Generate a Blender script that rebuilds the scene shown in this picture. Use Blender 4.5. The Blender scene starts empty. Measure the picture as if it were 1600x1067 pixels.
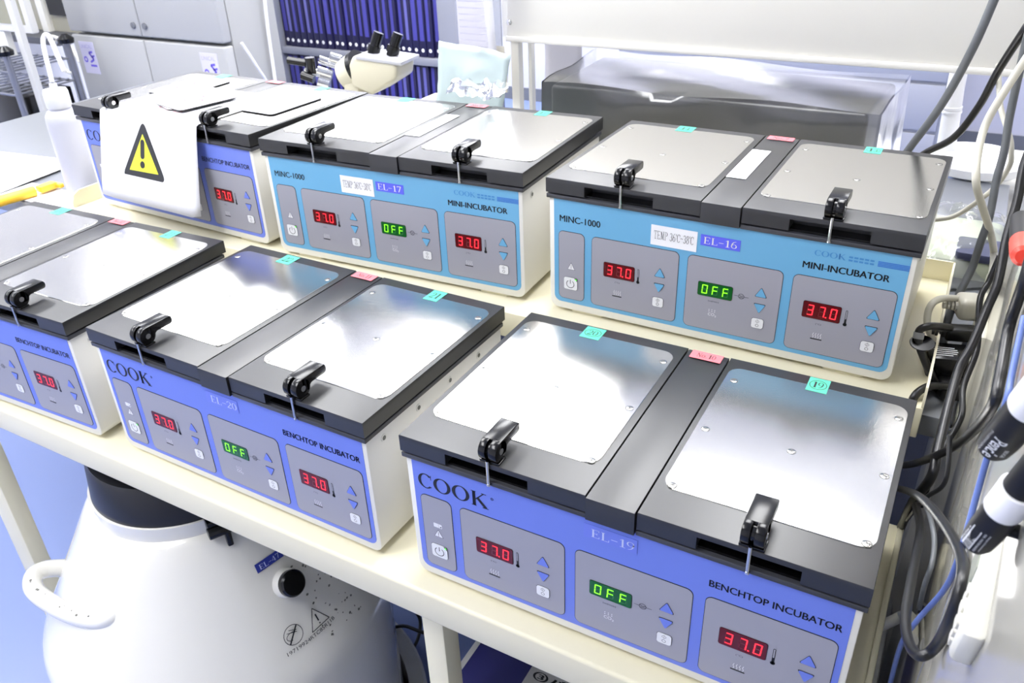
import bpy, bmesh, math, random
from mathutils import Vector, Matrix
random.seed(7)
C = bpy.context.scene.collection
SC = bpy.context.scene

# ------------------------------------------------------------------ camera
cam_d = bpy.data.cameras.new('camera'); cam = bpy.data.objects.new('camera', cam_d); C.objects.link(cam)
R_ = Vector((0.8752, 0.4826, -0.0338)); U_ = Vector((-0.2179, 0.4558, 0.8630)); F_ = Vector((-0.4319, 0.7479, -0.5041))
F_.normalize(); R_ = (R_ - F_ * R_.dot(F_)).normalized(); U_ = R_.cross(F_)
M = Matrix((R_, U_, -F_)).transposed().to_4x4(); M.translation = Vector((0.4107, -0.4912, 0.6440)); cam.matrix_world = M
cam_d.sensor_width = 36.0; cam_d.lens = 1295.93 / 1600 * 36.0; cam_d.clip_start = 0.02; cam_d.clip_end = 60
cam_d.dof.use_dof = True; cam_d.dof.focus_distance = 0.75; cam_d.dof.aperture_fstop = 20.0
SC.camera = cam
# ------------------------------------------------------------------ world, exposure
w = bpy.data.worlds.new('world'); SC.world = w; w.use_nodes = True
w.node_tree.nodes['Background'].inputs[0].default_value = (0.9, 0.95, 1, 1); w.node_tree.nodes['Background'].inputs[1].default_value = 0.4
SC.view_settings.view_transform = 'Standard'; SC.view_settings.look = 'None'; SC.view_settings.gamma = 1.0
SC.view_settings.use_curve_mapping = False; SC.view_settings.exposure = 0.25
SC.cycles.use_denoising = True; SC.cycles.max_bounces = 8; SC.cycles.sample_clamp_indirect = 6
LIGHT = 15.0   # strength of the ceiling diffusers

# ------------------------------------------------------------------ materials
def lin(h):
    h = h.lstrip('#'); v = [int(h[i:i+2], 16) / 255 for i in (0, 2, 4)]
    return tuple((c / 12.92 if c <= .04045 else ((c + .055) / 1.055) ** 2.4) for c in v) + (1,)
_m = {}
def mat(name, col, rough=.5, metal=0.0, emit=0.0, bump=0.0, scale=80, stretch=None, trans=0.0, coat=0.0, spec=.5, vary=0.0, alpha=1.0):
    if name in _m: return _m[name]
    m = bpy.data.materials.new(name); m.use_nodes = True; nt = m.node_tree; b = nt.nodes['Principled BSDF']
    b.inputs['Base Color'].default_value = lin(col) if isinstance(col, str) else col
    b.inputs['Roughness'].default_value = rough; b.inputs['Metallic'].default_value = metal
    b.inputs['Specular IOR Level'].default_value = spec; b.inputs['Coat Weight'].default_value = coat; b.inputs['Coat Roughness'].default_value = .03 if rough < .3 else rough * .8
    b.inputs['Transmission Weight'].default_value = trans; b.inputs['Alpha'].default_value = alpha
    if emit:
        b.inputs['Emission Color'].default_value = lin(col); b.inputs['Emission Strength'].default_value = emit
    if bump or vary:
        tc = nt.nodes.new('ShaderNodeTexCoord'); mp = nt.nodes.new('ShaderNodeMapping'); nz = nt.nodes.new('ShaderNodeTexNoise')
        nz.inputs['Scale'].default_value = scale; nz.inputs['Detail'].default_value = 4
        if stretch: mp.inputs['Scale'].default_value = stretch
        nt.links.new(tc.outputs['Object'], mp.inputs[0]); nt.links.new(mp.outputs[0], nz.inputs['Vector'])
        if bump:
            bp = nt.nodes.new('ShaderNodeBump'); bp.inputs['Strength'].default_value = bump; bp.inputs['Distance'].default_value = .001
            nt.links.new(nz.outputs['Fac'], bp.inputs['Height']); nt.links.new(bp.outputs[0], b.inputs['Normal'])
        if vary:
            mr = nt.nodes.new('ShaderNodeMapRange'); mr.inputs['To Min'].default_value = max(0, rough - vary); mr.inputs['To Max'].default_value = rough + vary
            nt.links.new(nz.outputs['Fac'], mr.inputs['Value']); nt.links.new(mr.outputs[0], b.inputs['Roughness'])
    _m[name] = m
    return m
def film(name, col, milk, rough=.2, bump=.3, scale=18, edge=.35):
    """clear plastic sheet: mostly transparent, a little milky, glossy at grazing angles"""
    if name in _m: return _m[name]
    m = bpy.data.materials.new(name); m.use_nodes = True; nt = m.node_tree; nt.nodes.remove(nt.nodes['Principled BSDF'])
    t = nt.nodes.new('ShaderNodeBsdfTransparent'); d = nt.nodes.new('ShaderNodeBsdfDiffuse'); g = nt.nodes.new('ShaderNodeBsdfGlossy')
    d.inputs['Color'].default_value = lin(col); g.inputs['Roughness'].default_value = rough
    nz = nt.nodes.new('ShaderNodeTexNoise'); nz.inputs['Scale'].default_value = scale
    tc = nt.nodes.new('ShaderNodeTexCoord'); nt.links.new(tc.outputs['Object'], nz.inputs['Vector'])
    bp = nt.nodes.new('ShaderNodeBump'); bp.inputs['Strength'].default_value = bump; bp.inputs['Distance'].default_value = .01
    nt.links.new(nz.outputs['Fac'], bp.inputs['Height']); nt.links.new(bp.outputs[0], g.inputs['Normal'])
    lw = nt.nodes.new('ShaderNodeLayerWeight'); lw.inputs['Blend'].default_value = edge; nt.links.new(bp.outputs[0], lw.inputs['Normal'])
    m1 = nt.nodes.new('ShaderNodeMixShader'); m1.inputs[0].default_value = milk; m2 = nt.nodes.new('ShaderNodeMixShader')
    nt.links.new(t.outputs[0], m1.inputs[1]); nt.links.new(d.outputs[0], m1.inputs[2])
    nt.links.new(lw.outputs['Fresnel'], m2.inputs[0]); nt.links.new(m1.outputs[0], m2.inputs[1]); nt.links.new(g.outputs[0], m2.inputs[2])
    nt.links.new(m2.outputs[0], nt.nodes['Material Output'].inputs[0])
    _m[name] = m
    return m

WHITE = mat('white_enamel', '#e2e0d8', .35, bump=.03, scale=300)
BLACK = mat('black_anodised', '#161618', .42, bump=.06, scale=1500, spec=.8, coat=.12)
BLACKP = mat('black_plastic', '#09090b', .2, spec=.4)
FLANGE = mat('dark_grey_plastic', '#3a3b40', .4)
STEEL = mat('brushed_steel', '#cfcdc8', .18, 1.0, bump=.05, scale=60, stretch=(60, 3, 3), vary=.03)
CHROME = mat('chrome', '#d8d8d8', .15, 1.0)
SCREWM = mat('screw_steel', '#a9a8a4', .38, 1.0)
BLUE = mat('blue_faceplate', '#6c80da', .42)
SKY = mat('light_blue_faceplate', '#68a9d2', .42)
GREY = mat('grey_keypad', '#9b9ba6', .45)
INK = mat('black_ink', '#0e0f16', .5)
GHOST = mat('faded_print', '#3f86c4', .45)
BAR = mat('blue_print', '#3573c8', .45)
KEYW = mat('white_key', '#e6e7ea', .4)
LEDR = mat('red_segment', '#ff2430', .4, emit=2.2)
LEDRB = mat('red_window', '#5a0510', .25)
LEDRD = mat('red_segment_unlit', '#6e0a16', .3)
LEDG = mat('green_segment', '#7dff1e', .4, emit=1.5)
LEDGB = mat('green_window', '#08591f', .25)
LEDGD = mat('green_segment_unlit', '#0d6e2a', .3)
LAMPG = mat('green_lamp', '#4be03a', .4, emit=1.5)
GREENL = mat('green_label', '#4db899', .6)
REDL = mat('red_label', '#f07078', .6)
PAPER = mat('white_paper', '#eeeef2', .6)
BLUEL = mat('blue_label_tape', '#5a62e8', .45)
CLEARL = mat('blue_clear_tape', '#6d7edd', .3)
PALEINK = mat('pale_print', '#c8d0f4', .5)
CREAM = mat('cream_powder_coat', '#e4dec3', .38, bump=.05, scale=500)
TANKW = mat('white_tank_enamel', '#e6e4dc', .12, coat=.6)
CHIP = mat('chipped_paint', '#6d6d66', .6)
DESK = mat('grey_laminate', '#74777d', .3)
NAVY = mat('navy_plastic', '#2c2c62', .25)
YELLOW = mat('yellow_plastic', '#f3c03a', .4)
CAUTION = mat('caution_yellow', '#e9f03a', .5)
CABLEW = mat('cream_cable', '#cdcabc', .4)
CABLEK = mat('black_cable', '#121214', .35)
CABLEG = mat('grey_cable', '#5c5f62', .4)
CABLEB = mat('blue_cable', '#5a6fae', .4)
REDINK = mat('red_ink', '#e0566a', .6)
LILAC = mat('lilac_paint', '#c9c9d6', .6)

# ------------------------------------------------------------------ mesh builder
class MB:
    def __init__(s): s.v = []; s.f = []; s.m = []
    def add(s, vs, fs, mi=0):
        o = len(s.v); s.v += [tuple(p) for p in vs]; s.f += [tuple(i + o for i in f) for f in fs]; s.m += [mi] * len(fs); return s
    def box(s, x0, x1, y0, y1, z0, z1, mi=0):
        vs = [(x, y, z) for z in (z0, z1) for y in (y0, y1) for x in (x0, x1)]
        return s.add(vs, [(0, 2, 3, 1), (4, 5, 7, 6), (0, 1, 5, 4), (2, 6, 7, 3), (0, 4, 6, 2), (1, 3, 7, 5)], mi)
    def prism(s, pts, a, b, axis='z', mi=0):
        """pts 2-D ccw outline in the plane across AXIS, swept from a to b"""
        n = len(pts)
        def P(p, h): return {'z': (p[0], p[1], h), 'y': (p[0], h, p[1]), 'x': (h, p[0], p[1])}[axis]
        vs = [P(p, a) for p in pts] + [P(p, b) for p in pts]
        fs = [tuple(range(n - 1, -1, -1)), tuple(range(n, 2 * n))] + [(i, (i + 1) % n, n + (i + 1) % n, n + i) for i in range(n)]
        return s.add(vs, fs, mi)
    def flat(s, pts, h, axis='z', mi=0):
        """a printed face; axis 'y' faces -y, axis 'z' faces +z"""
        return s.add([(p[0], p[1], h) if axis == 'z' else (p[0], h, p[1]) for p in pts], [tuple(range(len(pts)))], mi)
    def tube(s, path, r, n=10, mi=0, closed=False):
        path = [Vector(p) for p in path]; N = len(path); rs = r if isinstance(r, (list, tuple)) else [r] * N
        prev = None; o = len(s.v); rings = []
        for i, p in enumerate(path):
            a = path[i - 1] if i else p; b = path[i + 1] if i < N - 1 else p
            t = (b - a).normalized() if (b - a).length > 1e-9 else Vector((0, 0, 1))
            if prev is None:
                q = t.orthogonal().normalized()
            else:
                q = (prev - t * prev.dot(t)).normalized()
            prev = q; k = t.cross(q)
            rings.append([p + (q * math.cos(2 * math.pi * j / n) + k * math.sin(2 * math.pi * j / n)) * rs[i] for j in range(n)])
        vs = [v for rg in rings for v in rg]; fs = []
        for i in range(N - 1):
            for j in range(n): fs.append((i * n + j, i * n + (j + 1) % n, (i + 1) * n + (j + 1) % n, (i + 1) * n + j))
        fs += [tuple(range(n - 1, -1, -1)), tuple(range((N - 1) * n, N * n))]
        return s.add(vs, fs, mi)
    def lathe(s, prof, n=48, mi=0, c=(0, 0, 0)):
        vs = [(c[0] + r * math.cos(2 * math.pi * j / n), c[1] + r * math.sin(2 * math.pi * j / n), c[2] + z) for r, z in prof for j in range(n)]
        fs = [(i * n + j, i * n + (j + 1) % n, (i + 1) * n + (j + 1) % n, (i + 1) * n + j) for i in range(len(prof) - 1) for j in range(n)]
        fs += [tuple(range(n - 1, -1, -1)), tuple(range((len(prof) - 1) * n, len(prof) * n))]
        return s.add(vs, fs, mi)
    def xf(s, Mx, start=0):
        for i in range(start, len(s.v)): s.v[i] = tuple(Mx @ Vector(s.v[i]))
        return s
    def mesh(s, name, mats, bevel=0, seg=2, smooth=35, zmin=-9):
        me = bpy.data.meshes.new(name); me.from_pydata(s.v, [], s.f)
        for m in mats: me.materials.append(m)
        me.polygons.foreach_set('material_index', s.m); me.update()
        if bevel:
            bm = bmesh.new(); bm.from_mesh(me)
            es = [e for e in bm.edges if len(e.link_faces) == 2 and e.calc_face_angle(0) > math.radians(30) and min(v.co.z for v in e.verts) > zmin]
            bmesh.ops.bevel(bm, geom=es, offset=bevel, segments=seg, profile=.5, affect='EDGES', clamp_overlap=True)
            bm.to_mesh(me); bm.free()
        if smooth:
            me.polygons.foreach_set('use_smooth', [True] * len(me.polygons)); me.set_sharp_from_angle(angle=math.radians(smooth))
        return me
    def build(s, name, mats, parent=None, **k):
        return link(name, s.mesh(name, mats if isinstance(mats, (list, tuple)) else [mats], **k), parent)
def link(name, me, parent=None):
    o = bpy.data.objects.new(name, me); C.objects.link(o)
    if parent is not None: o.parent = parent
    return o
def tag(o, label, cat, group=None):
    o['label'] = label; o['category'] = cat
    if group: o['group'] = group
    return o
def thing(name, label, cat, loc=(0, 0, 0), rz=0.0, group=None):
    o = bpy.data.objects.new(name, None); C.objects.link(o); o.empty_display_size = .05
    o.location = loc; o.rotation_euler = (0, 0, rz)
    return tag(o, label, cat, group)
def struct(o): o['kind'] = 'structure'; return o

def arc(cx, cy, r, a0, a1, n=6):
    return [(cx + r * math.cos(math.radians(a0 + (a1 - a0) * i / n)), cy + r * math.sin(math.radians(a0 + (a1 - a0) * i / n))) for i in range(n + 1)]
def rrect(x0, y0, x1, y1, r, n=5):
    rs = r if isinstance(r, (list, tuple)) else (r,) * 4      # bl, br, tr, tl
    out = []
    for (cx, cy, a, q) in ((x0, y0, 180, rs[0]), (x1, y0, 270, rs[1]), (x1, y1, 0, rs[2]), (x0, y1, 90, rs[3])):
        if q <= 0: out.append((cx, cy)); continue
        ox = cx + q if a in (180, 90) else cx - q; oy = cy + q if a in (180, 270) else cy - q
        out += arc(ox, oy, q, a, a + 90, n)
    return out
def rtri(pts, r, n=3):
    """a triangle with rounded corners"""
    out = []
    for i in range(len(pts)):
        p = Vector(pts[i]).to_2d(); a = (Vector(pts[i - 1]) - p).to_2d().normalized(); b = (Vector(pts[(i + 1) % len(pts)]) - p).to_2d().normalized()
        for k in range(n + 1):
            t = k / n; q = (p + a * r) * (1 - t) ** 2 + p * 2 * t * (1 - t) + (p + b * r) * t * t
            out.append((q.x, q.y))
    return out
def ringpoly(cx, cy, rx, ry, tx, ty, a0=0, a1=360, n=24):
    """quads of an elliptic band, thick at the sides (tx), thin at top and bottom (ty)"""
    q = []
    for i in range(n):
        c = []
        for k in (i, i + 1):
            a = math.radians(a0 + (a1 - a0) * k / n); co, si = math.cos(a), math.sin(a)
            c.append(((cx + rx * co, cy + ry * si), (cx + (rx - tx) * co, cy + (ry - ty) * si)))
        q.append([c[0][1], c[0][0], c[1][0], c[1][1]])
    return q
def rc(x0, y0, x1, y1): return [(x0, y0), (x1, y0), (x1, y1), (x0, y1)]
def line(x0, y0, x1, y1, t):
    d = Vector((x1 - x0, y1 - y0)); n = Vector((-d.y, d.x)).normalized() * t / 2
    return [(x0 - n.x, y0 - n.y), (x1 - n.x, y1 - n.y), (x1 + n.x, y1 + n.y), (x0 + n.x, y0 + n.y)]
# a small roman alphabet, one unit high: list of polygons and advance
def serif(ch, K=.13):
    k = .045
    L = []
    def stem(x, y0=0, y1=1, s=True):
        L.append(rc(x, y0, x + K, y1))
        if s: L.append(rc(x - .07, y0, x + K + .07, y0 + k)); L.append(rc(x - .07, y1 - k, x + K + .07, y1))
    if ch == 'E':
        stem(.1); L.extend([rc(.1, 0, .62, k), rc(.1, 1 - k, .60, 1), rc(.1, .48, .46, .48 + k), rc(.58, 0, .62, .22), rc(.56, .8, .60, 1), rc(.43, .38, .46, .62)]); return L, .72
    if ch == 'L': stem(.1); L.extend([rc(.1, 0, .6, k), rc(.56, 0, .6, .25)]); return L, .68
    if ch == 'T': stem(.27, s=False); L.extend([rc(.02, 1 - k, .65, 1), rc(.02, .75, .06, 1), rc(.61, .75, .65, 1), rc(.2, 0, .47, k)]); return L, .7
    if ch == 'M': stem(.62); L.extend([rc(.1, 0, .14, 1), line(.14, .98, .4, .05, .11), line(.4, .05, .66, .98, .05), rc(.03, 0, .22, k)]); return L, .88
    if ch == 'N': L.extend([rc(.1, 0, .14, 1), rc(.58, 0, .62, 1), line(.12, .97, .6, .03, .12), rc(.03, 0, .22, k), rc(.5, 1 - k, .7, 1)]); return L, .76
    if ch == 'P': stem(.1); L.extend(ringpoly(.3, .74, .3, .26, .12, k, -90, 90, 10)); return L, .66
    if ch == 'C': L.extend(ringpoly(.48, .5, .44, .51, .17, .055, 42, 318, 26)); L.append(rc(.79, .66, .82, .98)); L.append(rc(.79, .1, .81, .2)); return L, .92
    if ch == 'O': L.extend(ringpoly(.52, .5, .5, .51, .19, .055, 0, 360, 32)); return L, 1.08
    if ch == 'K': stem(.12); L.append(rc(.12, 0, .29, 1)); L.extend([line(.25, .42, .74, .97, .06), line(.4, .58, .86, .03, .17), rc(.62, 1 - k, .9, 1), rc(.66, 0, 1.0, k)]); return L, 1.0
    if ch == '0': L.extend(ringpoly(.32, .5, .28, .5, .11, .04)); return L, .64
    if ch == 'o': L.extend(ringpoly(.28, .33, .26, .34, .1, .04)); return L, .58
    if ch == '1': stem(.24, s=False); L.extend([rc(.12, 0, .5, k), line(.12, .84, .28, .97, .05)]); return L, .56
    if ch == '2': L.extend(ringpoly(.31, .72, .26, .28, .11, .045, 170, -30, 12)); L.extend([line(.52, .6, .1, .06, .08), rc(.06, 0, .56, .1), rc(.52, 0, .56, .2)]); return L, .62
    if ch == '3': L.extend(ringpoly(.3, .74, .24, .26, .1, .045, 160, -90, 12)); L.extend(ringpoly(.3, .27, .27, .27, .11, .045, 90, -160, 12)); return L, .62
    if ch == '4': L.extend([rc(.38, 0, .49, 1), rc(.04, .26, .62, .31), line(.05, .3, .42, .97, .045), rc(.3, 0, .57, k)]); return L, .66
    if ch == '5': L.extend([rc(.12, .52, .16, 1), rc(.12, .9, .52, 1)]); L.extend(ringpoly(.29, .31, .28, .31, .11, .045, 120, -160, 14)); return L, .62
    if ch == '6': L.extend(ringpoly(.32, .3, .27, .3, .1, .04)); L.extend(ringpoly(.5, .3, .45, .7, .1, .04, 90, 180, 10)); return L, .64
    if ch == '7': L.extend([rc(.06, .9, .58, 1), rc(.06, .76, .1, 1), line(.55, .95, .26, 0, .09)]); return L, .62
    if ch == '8': L.extend(ringpoly(.31, .75, .22, .25, .1, .04)); L.extend(ringpoly(.31, .27, .27, .27, .1, .04)); return L, .62
    if ch == '9': L.extend(ringpoly(.3, .7, .27, .3, .1, .04)); L.extend(ringpoly(.12, .7, .45, .7, .1, .04, 270, 360, 10)); return L, .64
    if ch == '-': L.append(rc(.06, .42, .52, .48)); return L, .58
    if ch == '~': L.extend([line(.04, .46, .2, .58, .05), line(.2, .58, .4, .46, .05), line(.4, .46, .54, .56, .05)]); return L, .6
    if ch == '.': L.append(rc(.1, 0, .22, .12)); return L, .36
    if ch == 'd': L.extend(ringpoly(.16, .86, .12, .13, .04, .04, n=12)); L.extend(ringpoly(.66, .5, .36, .5, .11, .04, 42, 318, 20)); L.append(rc(.9, .66, .93, .95)); return L, 1.0
    return L, .4
def serif_polys(s, x0, z0, x1, z1, K=.13):
    P = []; x = 0
    for ch in s:
        L, a = serif(ch, K); P += [[(p[0] + x, p[1]) for p in q] for q in L]; x += a
    lo = min(p[0] for q in P for p in q); hi = max(p[0] for q in P for p in q); k = (x1 - x0) / (hi - lo)
    return [[(x0 + (p[0] - lo) * k, z0 + p[1] * (z1 - z0)) for p in q] for q in P]
_tx = {}
def text_polys(s, x0, z0, x1, z1, bold=0.0):
    """outline lettering fitted into a rectangle, as polygons"""
    if bold:
        d = (x1 - x0) / len(s) * bold
        return [q for k in (-1, 0, 1) for q in text_polys(s, x0 + k * d, z0, x1 + k * d, z1)]
    key = (s, bold)
    if key not in _tx:
        cu = bpy.data.curves.new('lettering', 'FONT'); cu.body = s; cu.offset = bold; cu.resolution_u = 3
        ob = bpy.data.objects.new('lettering', cu); C.objects.link(ob); bpy.context.view_layer.update()
        dg = bpy.context.evaluated_depsgraph_get(); me = bpy.data.meshes.new_from_object(ob.evaluated_get(dg))
        _tx[key] = ([(v.co.x, v.co.y) for v in me.vertices], [tuple(p.vertices) for p in me.polygons])
        bpy.data.objects.remove(ob); bpy.data.curves.remove(cu); bpy.data.meshes.remove(me)
    vs, fs = _tx[key]
    if not vs: return []
    ax, bx = min(v[0] for v in vs), max(v[0] for v in vs); ay, by = min(v[1] for v in vs), max(v[1] for v in vs)
    g = [(x0 + (v[0] - ax) / (bx - ax) * (x1 - x0), z0 + (v[1] - ay) / max(1e-6, by - ay) * (z1 - z0)) for v in vs]
    out = []
    for f in fs:
        p = [g[i] for i in f]; A = sum(p[i - 1][0] * p[i][1] - p[i][0] * p[i - 1][1] for i in range(len(p)))
        out.append(p if A > 0 else p[::-1])
    return out
def ccw(p):
    A = sum(p[i - 1][0] * p[i][1] - p[i][0] * p[i - 1][1] for i in range(len(p)))
    return p if A > 0 else p[::-1]

def smooth_path(P, k=6):
    P = [Vector(p) for p in P]; out = []
    for i in range(len(P) - 1):
        a = P[max(0, i - 1)]; b_ = P[i]; c = P[i + 1]; d = P[min(len(P) - 1, i + 2)]
        for j in range(k):
            s = j / k; out.append(.5 * ((2 * b_) + (c - a) * s + (2 * a - 5 * b_ + 4 * c - d) * s * s + (3 * b_ - a - 3 * c + d) * s ** 3))
    return out + [P[-1]]
# ------------------------------------------------------------------ room
FZ = -0.75; CZ = 1.75; XL, XR, YF, YB = -4.3, 1.9, -2.4, 4.4
struct(MB().box(XL - .1, XR + .1, YF - .1, YB + .1, FZ - .05, FZ).build('floor', mat('blue_vinyl', '#7585b4', .3, bump=.02, scale=8)))
struct(MB().box(XL - .1, XR + .1, YF - .1, YB + .1, CZ, CZ + .05).build('ceiling', mat('ceiling_tile', '#e4e3e0', .8)))
struct(MB().box(XL, XR, YB, YB + .1, FZ, CZ).build('wall_back', LILAC))
struct(MB().box(XL - .1, XL, YF, YB, FZ, CZ).build('wall_left', mat('pale_wall', '#d4d4d8', .7)))
struct(MB().box(XR, XR + .1, YF, YB, FZ, CZ).build('wall_right', mat('pale_wall', '#d4d4d8', .7)))
struct(MB().box(XL, XR, YF - .1, YF, FZ, CZ).build('wall_front', mat('pale_wall', '#d4d4d8', .7)))
struct(MB().box(XL, XR, YB - .012, YB, FZ, FZ + .08).build('baseboard_back', mat('grey_skirting', '#6d7078', .5)))
DIFF = mat('lamp_diffuser', '#ffffff', .5, emit=LIGHT)
for i, (lx, ly) in enumerate([(-2.9, .6), (-2.9, 2.3), (-1.15, .6), (-1.15, 2.3), (-.75, -.95), (-2.9, -1.0), (-3.6, 3.7), (-2.3, 3.7), (-1.0, 3.7), (.6, 3.2), (.08, 1.05)]):  # rear row added to brighten the back wall, last panel for the nearest lid
    t = thing('ceiling_light', 'white fluorescent ceiling light panel out of view', 'ceiling light', (lx, ly, CZ), 0, 'ceiling lights')
    MB().box(-.33, .33, -.63, .63, -.03, 0).build('frame', WHITE, t)
    MB().box(-.30, .30, -.60, .60, -.036, -.0305).build('diffuser', DIFF, t)

# ------------------------------------------------------------------ incubators
W, D, HT, LB = .42, .2682, .1797, .1615
LX1, CX0, CX1, RX0 = .1922, .1932, .2372, .2385
_cache = {}
def part(name, key, fn, mats, parent, **k):
    if key not in _cache: _cache[key] = fn().mesh(name, mats if isinstance(mats, (list, tuple)) else [mats], **k)
    return link(name, _cache[key], parent)
def f_housing():
    b = MB(); b.prism(rrect(.0028, .005, .4172, .1545, (.012, .012, 0, 0), 6), .262, .0035, 'y'); return b
def f_foot(x, y): return lambda: MB().prism(rrect(x, y, x + .045, y + .02, .004), 0, .0055)
def f_hole(y, z): return lambda: MB().xf(Matrix()) .tube([(.4168, y, z), (.4180, y, z)], .0042, 12).tube([(.4178, y, z), (.4183, y, z)], .0026, 10, 1)
def f_lid(x0, x1, n0, n1):
    def g():
        b = MB()
        b.prism([(x0, 0), (n0, 0), (n0, .022), (n1, .022), (n1, 0), (x1, 0), (x1, D), (x0, D)], LB, .1742)
        b.prism(rc(x0, 0, x1, D), .1742, HT); return b
    return g
def f_bar():
    return MB().prism(rc(CX0, -.0022, CX1, D - .001), .1555, HT - .0004)
def f_plate(x0, x1): return lambda: MB().prism(rrect(x0, .0395, x1, .2505, .0135, 7), HT - .0002, HT + .0007)
def f_screw(x, y):
    def g():
        b = MB(); b.flat(arc(x, y, .0041, 0, 360, 16)[:-1], HT + .0008, 'z', 1); b.lathe([(.0036, 0), (.0035, .0004), (.0030, .0006), (.0010, .0007)], 16, 0, (x, y, HT + .0006))
        a = random.random() * 3; c, s_ = math.cos(a), math.sin(a)
        for (p, q) in ((c, s_), (-s_, c)): b.flat(ccw(line(x - p * .0018, y - q * .0018, x + p * .0018, y + q * .0018, .0006)), HT + .00145, 'z', 1)
        return b
    return g
def f_latch(xc):
    def g():
        b = MB(); w = .0092; z0 = HT + .0115; yc = .0075; r = .0104
        arm = [(.0068, HT + .0060), (.0160, HT + .0060), (.0178, HT + .0105), (.0205, HT + .0122), (.0400, HT + .0122), (.0420, HT + .0135), (.0428, HT + .0168), (.0420, HT + .0205), (.0400, HT + .0219), (.0075, HT + .0219)]
        b.prism(arm, xc - w, xc + w, 'x')
        cir = arc(yc, z0, r, 0, 360, 28)[:-1]
        b.prism(cir, xc - w, xc - .0022, 'x'); b.prism(cir, xc + .0014, xc + w, 'x'); b.prism(arc(yc, z0, r - .003, 0, 360, 24)[:-1], xc - .003, xc + .003, 'x')
        b.box(xc - w - .001, xc + w + .001, .0008, .0140, HT, HT + .0022)
        return b
    return g
def f_pin(xc): return lambda: MB().tube([(xc - .0096, .0075, HT + .0115), (xc + .0096, .0075, HT + .0115)], .0032, 16)
def f_rod(xc): return lambda: MB().tube([(xc - .0004, -.0016, HT + .004), (xc - .0002, -.0018, .160), (xc, -.0014, .1565)], .0016, 10).tube([(xc, -.0016, .158), (xc, -.0016, .1562)], .0021, 10)
def f_flange():
    b = MB(); b.box(.0003, CX0 - .0005, .0003, D - .004, .1541, .1594); b.box(CX1 + .0005, W - .0003, .0003, D - .004, .1541, .1594)
    b.box(CX0 - .0005, CX1 + .0005, .004, D - .004, .1541, .1594); return b
def f_gasket():
    return MB().box(.006, W - .006, .005, D - .01, .1594, .1618)
def plate_panel(b, x0, z0, x1, z1, y):
    b.prism(rrect(x0 - .0005, z0 - .0005, x1 + .0005, z1 + .0005, .0065), y + .0004, y, 'y', 1); b.flat(rrect(x0, z0, x1, z1, .006), y - .0002, 'y', 0)
YP = .0032
def f_faceplate(kind):
    def g():
        b = MB(); b.prism(rrect(.0092, .0150, .4118, .1540, (.009, .009, 0, 0), 6), YP + .0012, YP, 'y', 0)
        if kind == 'bench':
            for p in serif_polys('COOK', .0150, .1215, .0933, .1390): b.flat(ccw(p), YP - .0003, 'y', 1)
            for p in ringpoly(.0975, .1362, .0016, .0016, .0004, .0004, n=12) + text_polys('R', .0968, .1354, .0982, .1370): b.flat(ccw(p), YP - .0003, 'y', 1)
            for p in text_polys('BENCHTOP INCUBATOR', .3023, .1238, .4062, .1312, .03): b.flat(p, YP - .0003, 'y', 1)
        else:
            for p in text_polys('MINC-1000', .0172, .1252, .0712, .1335, .03): b.flat(p, YP - .0003, 'y', 1)
            for p in text_polys('MINI-INCUBATOR', .3085, .1216, .3955, .1292, .045): b.flat(p, YP - .0003, 'y', 1)
            for p in serif_polys('COOK', .3185, .1376, .3500, .1440): b.flat(ccw(p), YP - .0003, 'y', 2)
            for i in range(2):
                for k in range(5): b.flat(rc(.353 + k * .0052, .1375 + i * .0036, .357 + k * .0052, .1395 + i * .0036), YP - .0003, 'y', 2)
            for i in range(4): b.flat(rc(.3815, .1372 + i * .0016, .4118, .1383 + i * .0016), YP - .0003, 'y', 3)
        return b
    return g
def up_tri(cx, z, up):
    return rtri([(cx, z + .0112), (cx - .0064, z), (cx + .0064, z)], .0018) if up else rtri([(cx, z), (cx + .0064, z + .0112), (cx - .0064, z + .0112)], .0018)
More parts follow.
